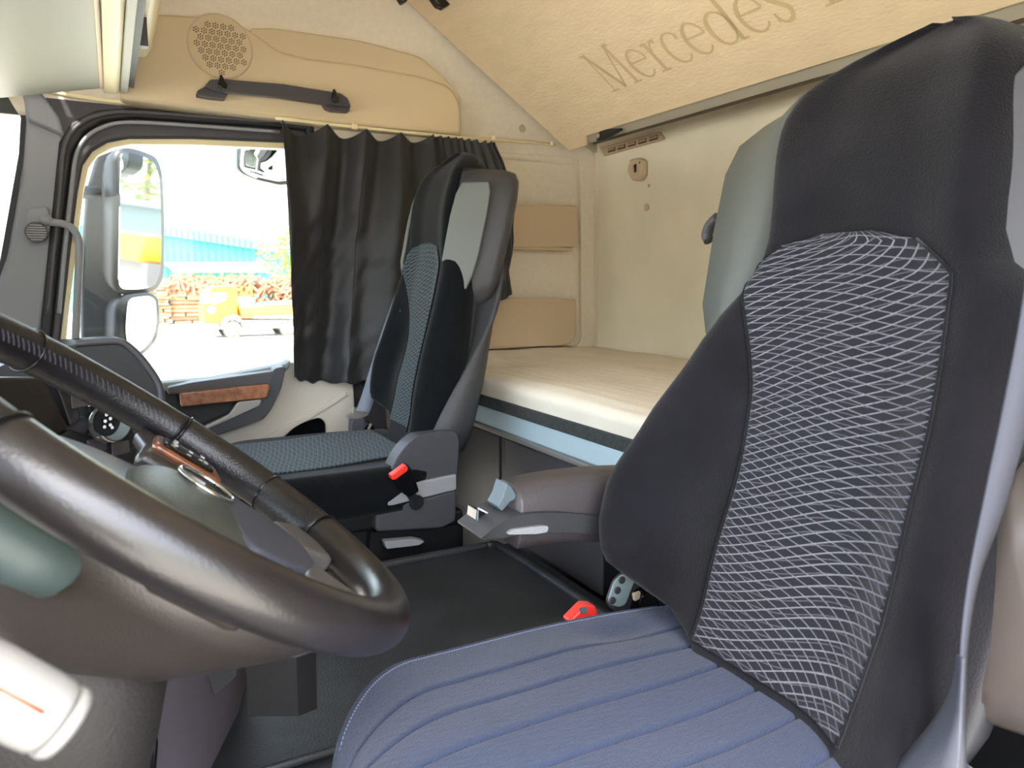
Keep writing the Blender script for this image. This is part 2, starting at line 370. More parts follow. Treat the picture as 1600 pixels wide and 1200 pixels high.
# door panel
t = thing('door_panel', 'beige passenger door card with burl wood grab and dark armrest below the window', 'door panel')
prism('card', Rnd(PY([(240, 618), (330, 598), (452, 566), (548, 586), (553, 600), (560, 780), (240, 800)], YD-.05), .01), (0, .07, 0), 'doorbeige', t, bevel=.006)
prism('crease', PY([(300, 716), (420, 680), (540, 612), (545, 618), (440, 684), (330, 730)], YD-.056), (0, .02, 0), 'doorbeige', t, bevel=.004)
prism('window_ledge', PY([(235, 600), (330, 592), (446, 569), (455, 562), (452, 575), (440, 586), (340, 600), (236, 614)], YD-.07), (0, .07, 0), 'tgrey', t, bevel=.006)
prism('recess', PY([(240, 612), (432, 588), (420, 640), (325, 672), (240, 680)], YD-.06), (0, .02, 0), 'seal', t)
prism('armrest_arm', Rnd(PY([(428, 576), (447, 572), (440, 606), (424, 640), (412, 655), (330, 684), (305, 690), (300, 676), (330, 662), (394, 636), (412, 612)], YD-.12), .01), (0, .08, 0), 'base', t, bevel=.006)
prism('ledge_arm', PY([(262, 606), (300, 598), (428, 580), (420, 600), (285, 616), (262, 616)], YD-.12), (0, .06, 0), 'dkgrey', t, bevel=.005)
prism('wood_strip', Rnd(PY([(281, 614), (420, 600), (422, 606), (417, 622), (283, 636)], YD-.135), .006), (0, .03, 0), 'woodl', t, bevel=.004)
prism('pull_handle', Rnd(PY([(372, 628), (409, 624), (406, 634), (360, 655), (322, 671), (320, 666), (358, 648)], YD-.13), .006), (0, .02, 0), 'satin', t, bevel=.004)
prism('map_pocket', Rnd(PY([(438, 690), (458, 668), (478, 658), (500, 652), (508, 660), (510, 740), (438, 740)], YD-.056), .02), (0, .02, 0), 'gloss', t)
rebase(t)
# B-pillar lower trim strip between door card and seat
struct(prism('trim_b_pillar', PY([(548, 590), (600, 590), (610, 760), (558, 780)], YD-.03), (0, .03, 0), 'frame'))

# dashboard end hood in front of the passenger window
t = thing('dashboard', 'dark dashboard with curved hood reaching the passenger door', 'dashboard')
prf = PY([(60, 545), (112, 540), (150, 537), (183, 536), (200, 545), (222, 567), (246, 604), (250, 640), (250, 760), (-40, 760), (-60, 600)], 1.92)
prism('dash_body', Rnd([(p.x, 1.92, p.z) for p in prf], .012, 3), (0, .26, 0), 'black', t, bevel=.012)
tube('hood_edge', [(p.x+.004, 1.915, p.z+.004) for p in prf[1:8]], .008, 'dkgrey', t, sm=4, seg=8)
prism('dash_shelf', [(-.98, -.02, .74), (-.98, 2.25, .74), (.02, 2.2, .64), (.03, 1.40, .60), (-.22, 1.15, .60), (-.40, .85, .62), (-.62, .2, .68), (-.62, -.02, .68)], (0, 0, -.06), 'frame', t, bevel=.02)
rebase(t)

# centre stack angled to the driver (screen, dial, buttons)
t = thing('centre_console_stack', 'dark instrument stack with round chrome dial and switch rows behind the steering wheel', 'control panel')
A = Vector((.075, 1.20, 0)); B = Vector((-.42, .78, 0)); dr = (B-A).normalized(); nrm = Vector((-dr.y, dr.x, 0)); nrm = nrm if nrm.dot(Vector((0, -1, 0))) > 0 else -nrm
def onst(px, py, off=0):
    r = FW*FPX+RT*(px-800)+UP*(600-py); q = (A+nrm*off).dot(nrm)/r.dot(nrm); return Vector((r.x*q, r.y*q, r.z*q+H))
def spanel(name, pts, off, th, m, bev=.003, par=None): return prism(name, [onst(a, b, off) for a, b in pts], -nrm*th, m, par or t, bevel=bev)
prism('stack_body', [A+Vector((0, 0, .30)), B+Vector((0, 0, .30)), B+Vector((-.1, .12, .30)), A+Vector((-.12, .16, .30))], (0, 0, .405), 'frame', t, bevel=.01)
spanel('screen', Rnd([onst(a, b) for a, b in []], .01) or [(-30, 590), (70, 590), (108, 668), (60, 700), (-30, 705)], .012, .03, 'screen')
spanel('panel_upright', [(82, 585), (112, 590), (128, 655), (112, 668)], .012, .03, 'black')
spanel('switch_panel', [(118, 600), (185, 608), (215, 690), (200, 720), (128, 700), (150, 660)], .008, .03, 'black')
spanel('lower_switches', [(60, 700), (110, 672), (215, 700), (210, 735), (140, 712)], .010, .03, 'black')
dl = disc('dial', onst(163, 660, .02), nrm, .026, .022, 'chrome', t, bevel=.004)
disc('dial_face', onst(166, 658, .043), nrm, .0195, .002, 'gloss', dl)
for (a, b) in ((166, 648), (172, 654), (164, 658), (172, 664), (163, 667), (175, 668)):
    disc('dial_mark', onst(a, b, .047), nrm, .0022, .001, 'white', dl, seg=8)
for (a, b) in ((138, 632), (163, 690), (182, 686), (135, 703), (141, 700), (171, 678), (178, 677)):
    q = onst(a, b, .011); disc('switch_symbol', q, nrm, .0026, .0015, 'white', t, seg=8)
for (a, b) in ((125, 625), (150, 695), (187, 700)):
    q = onst(a, b, .010); prism('switch_key', [q+dr*s*.014+Vector((0, 0, u*.009)) for s, u in ((-1, -1), (1, -1), (1, 1), (-1, 1))], nrm*.003, 'frame', t, bevel=.001)
rebase(t)

# lower dash / centre pedestal and cup holder box
t = thing('lower_dash_pedestal', 'brownish grey plastic pedestal under the dashboard beside the tunnel', 'console')
foot = [(-.55, .58), (-.06, .66), (.03, .80), (.07, .886), (.12, 1.0), (.15, 1.10), (-.02, 1.20), (-.55, 1.2)]
prism('pedestal_body', [(x, y, .0) for x, y in foot], (0, 0, .485), 'console', t, bevel=.02)
prism('pedestal_top', [(x-.02, y, .485) for x, y in foot], (0, 0, .03), 'doorbeige', t, bevel=.01)
prism('dark_gap', [at(a, b, 'Y', .90) for a, b in ((318, 1035), (375, 1025), (368, 1058), (335, 1086))], (.0, .01, 0), 'gloss', t)
tube('panel_joint', [at(238, 1130, 'Y', .76), at(242, 1160, 'Y', .76), at(238, 1215, 'Y', .76)], .003, 'gloss', t)
rebase(t)
t = thing('storage_box', 'small open black plastic bin clipped to the pedestal side', 'bin')
bb = PZ([(385, 1022), (462, 1022), (492, 1012), (488, 1000), (400, 1000)], .44)
b2 = [Vector((p.x, p.y, .36)) for p in bb]
c0 = sum(bb, Vector())/len(bb)
loft('bin_wall', [b2, [c0+(p-c0)*1.04 for p in bb], [c0+(p-c0)*.88+Vector((0, 0, 0)) for p in bb], [Vector((c0.x, c0.y, .365))+(p-c0)*.85 for p in bb]], 'black', t, smooth=False)
tube('bin_rim', [c0+(p-c0)*1.04 for p in bb]+[c0+(bb[0]-c0)*1.04], .004, 'dkgrey', t, seg=8)
rebase(t)

# ---- overhead console above the windscreen (runs across the cab)
t = thing('overhead_console', 'cream and grey overhead locker across the front, top left', 'overhead locker')
z0 = .474+H
prism('visor_panel', [(-.42, -.1, z0-.02), (.008, -.1, z0+.004), (.026, 2.14, z0), (-.30, 2.2, z0-.06), (-.45, 2.0, z0-.07)], (0, 0, .02), 'overhead', t, bevel=.004)
prf = [(.022, z0-.006), (.050, z0-.006), (.060, z0+.004), (.064, z0+.03), (.03, z0+.05)]
prism('cream_lip', [(x, -.1, z) for x, z in prf], (.0, 2.27, 0), 'cream', t, bevel=.004)
tube('lip_joint', [(.004, -.1, z0-.001), (.020, 2.12, z0-.004)], .004, 'pocket', t, seg=6)  # tan bead along the joint of visor panel and lip
prism('grey_strip', [(.060, -.1, z0-.002), (.078, -.1, z0), (.082, -.1, z0+.04), (.060, -.1, z0+.04)], (.0, 2.27, 0), 'overhead', t, bevel=.003)
prism('locker_recess', [(.04, -.1, z0+.02), (.092, -.1, z0+.012), (.102, -.1, z0+.13), (.04, -.1, z0+.13)], (.0, 2.26, 0), 'black', t)
for yy in (1.30, 1.78): box('recess_divider', (.06, yy, z0+.014), (.108, yy+.02, z0+.13), 'dkgrey', t)
prism('upper_lip', [(.05, -.1, z0+.075), (.118, -.1, z0+.07), (.136, -.1, z0+.10), (.138, -.1, z0+.36), (.05, -.1, z0+.36)], (.0, 2.2, 0), 'cream', t, bevel=.01)
prism('visor_clip', PY([(-6, 102), (22, 103), (38, 122), (20, 124), (-6, 116)], 2.05), (0, .05, 0), 'pillar', t, bevel=.003)  # small grey visor clip, gives no light
prism('clip_face', PY([(2, 106), (16, 106), (22, 112), (6, 112)], 2.045), (0, .01, 0), 'gloss', t)  # glossy dark face of the visor clip
rebase(t)

# ---- beige side header panel with loudspeaker
YH = 2.20
t = thing('side_header_panel', 'smooth tan moulded panel above the passenger window carrying loudspeaker and rail', 'wall panel')
prism('panel_body', Rnd(PY([(185, 154), (300, 169), (500, 191), (722, 211), (721, 165), (713, 146), (700, 132), (655, 117), (560, 100), (470, 88), (435, 78), (400, 52), (365, 32), (330, 26), (235, 20), (205, 60)], YH), .02), (0, .10, 0), 'beige', t, bevel=.012, seg=3)
prism('upper_band', Rnd(PY([(385, 44), (430, 44), (560, 63), (655, 88), (695, 122), (719, 150), (721, 208), (690, 205), (560, 130), (440, 90)], YH+.006), .02), (0, .09, 0), 'beige', t, bevel=.012, seg=3)
sc = at(344, 73, 'Y', YH-.001); sy = Vector((0, -1, 0)); r0 = .083
disc('speaker_ring', sc+Vector((0, .004, 0)), sy, r0, .007, 'pocket', t, 48, bevel=.002)
gr = disc('speaker_grille', sc+Vector((0, .0, 0)), sy, r0-.005, .0045, 'beige', t, 48)
# grille openings: hexagon clusters of small holes, joined into one part
vv = []; ff = []
hx = .0195
for i in range(-5, 6):
    for j in range(-5, 6):
        cx = (i+.5*(j % 2))*hx; cz = j*hx*.866
        if math.hypot(cx, cz) > r0-.014 or (abs(cx-.0) < .012 and cz > .055) or (i, j) in ((-3, -2), (2, -3), (-4, -2)): continue
        for k in range(7):
            a = math.pi/3*k+.5; dx, dz = (0, 0) if k == 6 else (.0062*math.cos(a), .0062*math.sin(a)); b0 = len(vv)
            for q in range(6):
                vv.append(sc+Vector((cx+dx+.0024*math.cos(q*math.pi/3), -.0049, cz+dz+.0024*math.sin(q*math.pi/3))))
            ff.append(list(range(b0, b0+6)))
go = mk('grille_holes', vv, ff, M['print'] if 0 else mat('grille_hole', '7c6244', .9), t, recalc=False); go['kind'] = 'stuff'
rebase(t)
# black grab rail / coat rail
t = thing('coat_rail', 'black plastic grab rail with two hooks below the loudspeaker', 'grab rail')
yb = YH-.03
prism('rail_bar', Rnd(PY([(318, 138), (327, 127), (345, 126), (440, 134), (530, 148), (541, 156), (546, 170), (505, 165), (430, 154), (335, 145)], yb), .006), (0, -.02, 0), 'frame', t, bevel=.005)
prism('rail_foot', Rnd(PY([(308, 142), (322, 134), (357, 146), (352, 154), (330, 152), (308, 148)], yb-.004), .004), (0, .036, 0), 'frame', t, bevel=.003)
prism('rail_foot', Rnd(PY([(506, 160), (546, 164), (547, 174), (520, 172), (511, 168)], yb-.004), .004), (0, .036, 0), 'frame', t, bevel=.003)
for (a, b) in ((347, 134), (523, 155)):
    h = disc('hook', at(a, b, 'Y', yb-.022), (0, -1, 0), .011, .014, 'gloss', t, 20, bevel=.003)
    q = at(a-1, b, 'Y', yb-.024); prism('hook_prong', [q+Vector((x, 0, z)) for x, z in ((-.008, .0), (.007, .0), (.006, .018), (.001, .027), (-.004, .025))], (0, -.008, 0), 'gloss', h, bevel=.002)
rebase(t)

# ---- side pockets, button, trim on side wall
for (pts, lab) in (([(700, 318), (903, 321), (905, 384), (903, 386), (860, 387), (700, 388)], 'upper tan storage pocket on the side wall above the bunk'), ([(690, 465), (901, 467), (901, 520), (893, 536), (870, 541), (690, 543)], 'lower tan storage pocket on the side wall just above the mattress')):
    t = thing('storage_pocket', lab, 'pocket')
    pts3 = PY(pts, YW-.075)
    prism('pocket_front', Rnd(pts3, .012), (0, .012, 0), 'pocket', t, bevel=.005)
    lo = min(p.z for p in pts3); x1 = max(p.x for p in pts3)
    box('pocket_bottom', (min(p.x for p in pts3)+.02, YW-.07, lo+.002), (x1-.03, YW, lo+.012), 'pocket', t)
    box('pocket_side', (x1-.03, YW-.068, lo+.006), (x1-.02, YW, max(p.z for p in pts3)-.01), 'pocket', t)
    rebase(t)
struct(ring('trim_pocket_surround', fo, fi, (0, -.012, 0), 'felt', bevel=.004))
tag(disc('trim_button', at(815, 201, 'Y', YW-.01), (0, -1, 0), .013, .006, 'pocket', bevel=.002), 'round tan plug on the felt beside the curtain rail end', 'plug')
tag(disc('trim_button', at(1011.5, 324, 'X', XR), (-1, 0, 0), .0115, .006, 'pocket', bevel=.002), 'round tan plug on the rear wall below the hook', 'plug')
tag(disc('trim_button', at(1014, 290, 'X', XR), (-1, 0, 0), .005, .002, 'pocket'), 'tiny brown scuff plug between hook and round plug on the rear wall', 'plug')

# rear wall vent
t = thing('air_vent', 'narrow tan slotted air vent high on the rear wall', 'vent')
vp = PX([(940, 231), (1033, 206), (1041, 216), (1038, 219), (947, 244)], XR-.001)
prism('vent_frame', vp, (-.010, 0, 0), 'pocket', t, bevel=.003)
for k in range(5):
    a = .07+k*.178; b = a+.135
    p0 = Vector((XR-.0125, 0, 0))
    L0 = at(944, 237.5, 'X', XR-.012); L1 = at(1036, 212, 'X', XR-.012); q0 = L0.lerp(L1, a); q1 = L0.lerp(L1, b)
    prism('vent_slot', [q0+Vector((0, 0, -.006)), q1+Vector((0, 0, -.006)), q1+Vector((0, 0, .007)), q0+Vector((0, 0, .007))], (.002, 0, 0), mat('vent_dark', '57452f', .8) if k == 0 else bpy.data.materials['vent_dark'], t)
    prism('vent_louvre', [q0+Vector((-.002, 0, -.001)), q1+Vector((-.002, 0, -.001)), q1+Vector((-.002, 0, .0035)), q0+Vector((-.002, 0, .0035))], (-.002, 0, 0), 'pocket', t)
rebase(t)
# coat hook on rear wall
t = thing('wall_hook', 'tan plastic coat hook on the rear wall under the vent', 'hook')
prism('hook_body', Rnd(PX([(994, 250), (1008, 247), (1013, 252), (1013, 274), (1006, 284), (996, 282), (990, 268)], XR-.001), .008), (-.03, 0, 0), 'pocket', t, bevel=.008)
prism('hook_tab', Rnd(PX([(986, 259), (993, 256), (996, 262), (994, 274), (988, 268)], XR-.012), .004), (-.014, 0, 0), 'pocket', t, bevel=.003)
prism('hook_gap', PX([(991, 258), (995, 256), (995, 268), (992, 270)], XR-.030), (-.003, 0, 0), 'gloss', t)
disc('screw_hole', at(1000, 254, 'X', XR-.030), (-1, 0, 0), .0028, .002, 'gloss', t, 10)
disc('screw_hole', at(993, 262, 'X', XR-.026), (-1, 0, 0), .003, .002, 'gloss', t, 10)
rebase(t)

# ---- upper bunk, folded up against the rear wall
t = thing('upper_bunk', 'cream cloth underside of the folded upper bunk with large printed lettering', 'bunk')
a0 = Vector((1.395, 2.16, .441+H)); sl = Vector((.82-1.39, 0, .818-.441)).normalized(); nb = Vector((sl.z, 0, -sl.x)); nb = nb if nb.z < 0 else -nb
b0 = Vector((1.395, -.08, .441+H)); Lb = .86
c1 = Vector((a0.x, 2.05, a0.z)); prism('bunk_underside', [a0, a0+sl*Lb, b0+sl*Lb, b0+sl*.036, c1+sl*.036+Vector((0, -.04, 0)), c1], -nb*.05, 'bunk', t, bevel=.003)
f0_ = Vector((a0.x, 2.04, a0.z)); f1_ = Vector((b0.x, b0.y, b0.z)); dn = Vector((.010, 0, .004))
prism('bunk_frame', [f0_+sl*.040+dn, f1_+sl*.040+dn, f1_+sl*.004+dn, f0_+sl*.004+dn], -nb*.02, mat('bunk_frame_grey', 'b4ae9f', .45, .2), t, bevel=.002)
prism('bunk_frame_lip', [f0_+sl*.004+dn*1.6, f1_+sl*.004+dn*1.6, f1_-sl*.006+dn*1.6, f0_-sl*.006+dn*1.6], -nb*.02, mat('bunk_lip_dark', '4d453a', .6), t)
lk = at(946, 211, 'X', 1.375); l_ = prism('latch', [lk+Vector((0, a, b)) for a, b in ((.035, -.012), (-.005, -.018), (-.09, -.002), (-.09, .004), (-.01, .014), (.02, .012))], (-.012, 0, 0), 'black', t, bevel=.003)
disc('latch_bolt', lk+Vector((-.014, .014, -.001)), (-1, 0, 0), .008, .006, 'chrome', l_, 16, bevel=.002)
# printed lettering
def onbunk(px, py):
    r = FW*FPX+RT*(px-800)+UP*(600-py); o_ = Vector((0, 0, H)); q = (a0-o_).dot(nb)/r.dot(nb); return o_+r*q
def arc(cx, cy, rx, ry, d0, d1, n=18): return [(cx+rx*math.cos(math.radians(d0+(d1-d0)*k/n)), cy+ry*math.sin(math.radians(d0+(d1-d0)*k/n))) for k in range(n+1)]
thin, fat = .028, .068
def aw(P, cx, rx, d): return [thin+(fat-thin)*min(1, max(0, d*(x-cx)/rx))**.8 for x, y in P]
def bowl(cx, cy, rx, ry, d0, d1, side=-1): P = arc(cx, cy, rx, ry, d0, d1, 26); return (P, [thin+(fat-thin)*min(1, abs(x-cx)/rx)**1.5*(1 if (x-cx)*side > 0 else .25) for x, y in P])
def ln(a, b, w): return ([a, b], [w, w])
S_ = crv([(v[0], v[1], 0) for v in ((.30, .34), (.25, .43), (.17, .455), (.09, .41), (.08, .33), (.16, .26), (.25, .19), (.30, .12), (.26, .03), (.17, -.005), (.09, .03), (.05, .12))], 4)
GL = {
 'M': (.86, [ln((.11, 0), (.13, .66), thin), ln((.12, .66), (.41, 0), fat), ln((.41, 0), (.69, .66), thin), ln((.70, .66), (.73, 0), fat), ln((.01, 0), (.22, 0), thin), ln((.03, .66), (.17, .66), thin), ln((.63, 0), (.84, 0), thin), ln((.66, .66), (.80, .66), thin)]),
 'e': (.48, [bowl(.24, .225, .20, .23, 12, 322), ln((.05, .265), (.43, .265), thin)]),
 'r': (.38, [ln((.12, 0), (.12, .45), fat), ln((.02, 0), (.24, 0), thin), ln((.03, .44), (.12, .45), thin), ([(.13, .28), (.18, .38), (.25, .44), (.33, .43)], [thin, thin, fat*.7, fat])]),
 'c': (.44, [bowl(.24, .225, .20, .23, 48, 318), ln((.34, .37), (.40, .36), fat)]),
 'd': (.56, [bowl(.24, .225, .20, .23, 0, 360), ln((.43, 0), (.43, .72), fat), ln((.33, .71), (.43, .72), thin), ln((.43, 0), (.54, .005), thin)]),
 's': (.40, [([(p.x, p.y) for p in S_], [thin+(fat-thin)*math.sin(math.pi*k/(len(S_)-1))**2 for k in range(len(S_))]), ln((.30, .32), (.30, .44), thin), ln((.05, .02), (.05, .14), thin)]),
 '-': (.30, [ln((.03, .22), (.25, .22), fat)]),
 'B': (.62, [ln((.13, 0), (.13, .66), fat), ln((.02, 0), (.30, 0), thin), ln((.02, .66), (.30, .66), thin), bowl(.28, .50, .20, .16, -90, 90, 1), bowl(.30, .17, .24, .17, -90, 90, 1)]),
 'n': (.54, [ln((.12, 0), (.12, .45), fat), ln((.02, 0), (.22, 0), thin), bowl(.27, .28, .15, .17, 0, 160, 1), ln((.42, 0), (.42, .28), fat), ln((.33, 0), (.52, 0), thin)]),
 'z': (.44, [ln((.05, .44), (.38, .44), thin), ln((.36, .44), (.06, .01), fat), ln((.05, .01), (.39, .01), thin)]),
}
org = onbunk(956, 143); endp = onbunk(1230, 33); tot = sum(GL[ch][0] for ch in 'Mercedes'); sx_ = abs(endp.y-org.y)/tot*1.07; sy2 = (onbunk(915, 95)-org).length/.66*1.13
base_d = Vector((0, -1, 0)); vv = []; ff = []; penx = 0; dsl = (endp-org).dot(sl)/max(1e-6, abs(endp.y-org.y))
for ch in 'Mercedes-Benz':
    adv, strokes = GL[ch]
    for P, Wd in strokes:
        b0 = len(vv)
        for i, (x, y) in enumerate(P):
            x0, y0 = P[max(i-1, 0)]; x1, y1 = P[min(i+1, len(P)-1)]; tx, ty = x1-x0, y1-y0; L_ = math.hypot(tx, ty) or 1; nx, ny = -ty/L_*Wd[i]/2, tx/L_*Wd[i]/2
            for s in (1, -1):
                X_ = (penx+x+nx*s)*sx_; Y_ = (y+ny*s)*sy2; vv.append(org+base_d*X_+sl*(Y_+dsl*X_)+nb*.0012)
        for i in range(len(P)-1): ff.append([b0+2*i, b0+2*i+1, b0+2*i+3, b0+2*i+2])
    penx += adv
mk('bunk_lettering', vv, ff, 'print', t, recalc=False)
rebase(t)
# two black clips hanging at the top
for k, pts in enumerate(([(672, -10), (712, -10), (708, 4), (695, 12), (685, 8)], [(620, -12), (640, -12), (637, 2), (630, 4)])):
    tag(prism('strap_clip', PY(pts, 2.0), (0, .03, 0), 'gloss', bevel=.004), ('black retaining clip hanging at the top edge of the bunk underside', 'smaller black clip at the corner where bunk and headliner meet')[k], 'clip')

# ---- lower bunk: base, rail, mattress
BX = .85
t = thing('lower_bunk_base', 'black bunk box with drawers and pale blue aluminium front rail', 'bunk')
box('bunk_box', (BX+.06, -.05, 0), (XR, YW, .499), 'black', t)
prism('drawer_front', [(BX+.055, 1.25, .20), (BX+.055, 1.70, .20), (BX+.055, 1.70, .47), (BX+.055, 1.25, .47)], (.02, 0, 0), 'dkgrey', t, bevel=.005)
prism('drawer_front', [(BX+.055, 1.73, .20), (BX+.055, 2.2, .20), (BX+.055, 2.2, .47), (BX+.055, 1.73, .47)], (.02, 0, 0), 'black', t, bevel=.005)
prism('side_rail', [(BX-.005, -.05, .514), (BX+.0, -.05, .559), (BX+.04, -.05, .559), (BX+.04, -.05, .508), (BX+.005, -.05, .508)], (0, 2.33, 0), 'steel', t, bevel=.003)
prism('rail_flange', [(BX-.012, -.05, .500), (BX-.012, -.05, .511), (BX+.03, -.05, .511), (BX+.03, -.05, .500)], (0, 2.33, 0), 'silver', t, bevel=.002)
box('slatted_base', (BX+.042, -.05, .50), (XR, YW, .557), 'black', t)
rebase(t)
t = thing('mattress', 'cream quilted mattress with dark felt lower edge on the lower bunk', 'mattress')
MZ = .645
def matt(u, v):
    # u across depth 0..1 wraps over front edge, v along Y
    y = -.04+v*(YW-.005+.04)
    s = u*.83
    if s < .035: x, z = BX-.005+.006*(1-s/.035), .606+s*.9
    elif s < .075:
        a = (s-.035)/.04*math.pi/2; x, z = BX+.025-.03*math.cos(a), .636+.026*math.sin(a)-.024+.002
        z = .638+.022*math.sin(a)*1.0-.0
    else: x = BX+.025+(s-.075); z = .660
    x = min(x, XR-.003)
    dome = .018*math.sin(min(1, max(0, (x-BX)/(XR-BX)))*math.pi)**.5 if s > .075 else 0
    q = noise.noise(Vector((x*7, y*5, 0)))*.006*(1 if s > .06 else .3)
    q += .0014*abs(math.sin(x*90))*abs(math.sin(y*90)) if s > .02 else 0
    return Vector((x, y, z+dome*.6+q-.02))
grid('mattress_top', matt, 90, 220, 'mattress', t)
prism('mattress_core', [(BX+.01, -.04, .575), (BX+.01, -.04, .61), (XR-.01, -.04, .61), (XR-.01, -.04, .575)], (0, YW+.03, 0), 'mattress', t)
prism('felt_band', [(BX-.010, -.04, .560), (BX-.008, -.04, .588), (BX+.03, -.04, .589), (BX+.03, -.04, .560)], (0, YW+.03, 0), 'matfelt', t, bevel=.004)
rebase(t)

# ---- curtain rail and curtain
t = thing('curtain_rail', 'thin white curtain track along the side wall', 'curtain rail')
rp = [at(430, 184, 'Y', YH-.004), at(560, 199, 'Y', YH-.004), at(722, 215, 'Y', YH-.002), at(800, 220, 'Y', YH+.03), at(866, 226, 'Y', YH+.06)]
tube('track', rp, .005, 'cream', t, sm=4, seg=8)
for (a, b) in ((552, 198), (556, 199), (771, 216), (863, 225)):
    q = at(a, b, 'Y', YH-.012); box('glider', (q.x-.004, q.y-.006, q.z-.007), (q.x+.004, q.y+.008, q.z+.008), 'cream', t, bevel=.002)
rebase(t)
YC = 2.165
hk = [0, .19, .36, .51, .65, .69, .73, .77, .80, .84, .88, .93, .97, 1.0]
def sm(a, b, x): t_ = min(1, max(0, (x-a)/(b-a))); return t_*t_*(3-2*t_)
topP = crv(PY([(438, 189), (500, 195), (560, 202), (620, 208), (680, 211), (730, 216), (772, 221)], YC), 10)
botP = crv(PY([(456, 588), (480, 597), (520, 598), (560, 596), (640, 590), (720, 540), (760, 478), (795, 460)], YC), 10)
def pl(P, u): k = u*(len(P)-1); i = min(int(k), len(P)-2); return P[i].lerp(P[i+1], k-i)
def curt(u, v):
    a = pl(topP, u); b = pl(botP, u); p = a.lerp(b, v)
    p.x += .035*sm(.7, 1, u)*math.sin(math.pi*min(1, v*1.2))
    # droop between hooks
    for h0, h1 in zip(hk, hk[1:]):
        if h0 <= u <= h1:
            c = (u-h0)/(h1-h0); W = (h1-h0); dr_ = math.sin(math.pi*c)*W*.16*(1-v)**6
            p.z -= dr_; fold = math.cos(2*math.pi*c)*min(.022, .12*W)*(1-v*.45)
            nar = max(0, 1-abs(c-.5)*2)
            break
    else: fold = 0
    big = .030*math.sin(u*13+1.6*v+.4)*sm(0, .35, v)*(1-.45*sm(.75, 1, u)) + .010*math.sin(u*31-2*v)*sm(.1, .5, v)
    wr = noise.noise(Vector((u*9, v*5, 1.3)))*.010*sm(.05, .3, v)+noise.noise(Vector((u*16+v*8, v*12, 4)))*.008*sm(.2, .5, v)
    p.y -= fold+big+wr+.012*sm(.0, .15, v)
    p.z += .004*math.sin(u*60)*v**12
    return p
cu = grid('curtain', curt, 300, 120, 'curtain', solid=.0016)
tag(cu, 'black gathered curtain hanging from the rail behind the passenger seat', 'curtain')
# shaded blackout rear half that hangs behind the passenger seat
t = None

# ---- grab handle on the A pillar and tweeter
t = thing('grab_handle', 'dark tubular grab handle on the pillar beside the passenger window', 'handle')
tube('handle_bar', PY([(76, 347), (96, 349), (112, 356), (122, 372), (124, 395), (121, 460), (117, 560), (115, 640)], YD-.07), .0095, 'pillar', t, sm=6, seg=12)
q = PY([(66, 344), (78, 342)], YD-.07); tube('handle_foot', [q[0]+Vector((0, .07, 0)), q[0]+Vector((.005, 0, 0)), q[1]], .011, 'pillar', t, sm=4)
rebase(t)
t = thing('tweeter', 'small grey pillar pod with round grille beside the windscreen', 'speaker')
prism('pod', Rnd(PY([(44, 326), (76, 322), (80, 352), (74, 376), (46, 382), (38, 360)], YD-.03), .012), (0, -.02, 0), 'pillar', t, bevel=.006)
g_ = disc('grille', at(57, 363, 'Y', YD-.052), (0, -1, 0), .026, .008, 'dkgrey', t, 32, bevel=.003)
for i in range(-3, 4):
    q = at(57, 363, 'Y', YD-.061); hw = math.sqrt(.022**2-(i*.006)**2)
    box('grille_slot', (q.x-hw, q.y-.001, q.z+i*.006-.0012), (q.x+hw, q.y+.001, q.z+i*.006+.0012), 'gloss', g_)
rebase(t)

# ================================================================ SEATS
def lerp_tab(T, z):
    if z <= T[0][0]: return T[0][1:]
    for a, b in zip(T, T[1:]):
        if z <= b[0]:
            k = (z-a[0])/(b[0]-a[0]); k = k*k*(3-2*k)*.35+k*.65
            return tuple(x*(1-k)+y*k for x, y in zip(a[1:], b[1:]))
    return T[-1][1:]
# z (rel. camera) -> left (far) y, right (near) y offset from seat centre .53
OUT = [(-.46, .03, -.19), (-.40, .06, -.215), (-.378, .10, -.222), (-.359, .173, -.224), (-.337, .227, -.225), (-.301, .246, -.225), (-.252, .251, -.225), (-.171, .216, -.215),
       (-.08, .172, -.20), (-.045, .154, -.195), (.0, .118, -.185), (.016, .107, -.165), (.05, .104, -.152), (.084, .109, -.147), (.187, .135, -.130), (.217, .127, -.124), (.24, .100, -.110), (.256, .065, -.092), (.268, .02, -.066), (.274, -.015, -.04)]
CEN = [(-.40, .045, -.158), (-.37, .045, -.16), (-.277, .052, -.172), (-.127, .067, -.160), (.009, .104, -.136), (.040, .070, -.095), (.052, .02, -.04)]
def face(yoff, z, l, r):
    """front surface x at seat-local lateral offset"""
    c = (l+r)/2; h = max(.004, (l-r)/2); u = (yoff-c)/h
    xf = .52+(z+.38)*.365
    waist = math.exp(-((z+.25)/.16)**2)
    uu = u
    if z < -.30:
        c2 = (max(l, .22)+min(r, -.22))/2; uu = (yoff-c2)/((max(l, .22)-min(r, -.22))/2)
    dish = (.012+.028*waist)*(1-sm(.35, .9, abs(uu))) - .02*waist*sm(.55, .85, abs(uu))*(1-sm(.9, 1, abs(uu)))
    e = min(1, max(0, (abs(u)-.8)/.2)); edge = 1-math.sqrt(max(0, 1-e*e))
    head = -.012*math.exp(-((z-.13)/.08)**2)
    lum = -.012*math.exp(-((z+.28)/.07)**2)*(1-sm(.3, .7, abs(uu)))
    return xf+dish+head+lum+min(.05, h*.5)*edge
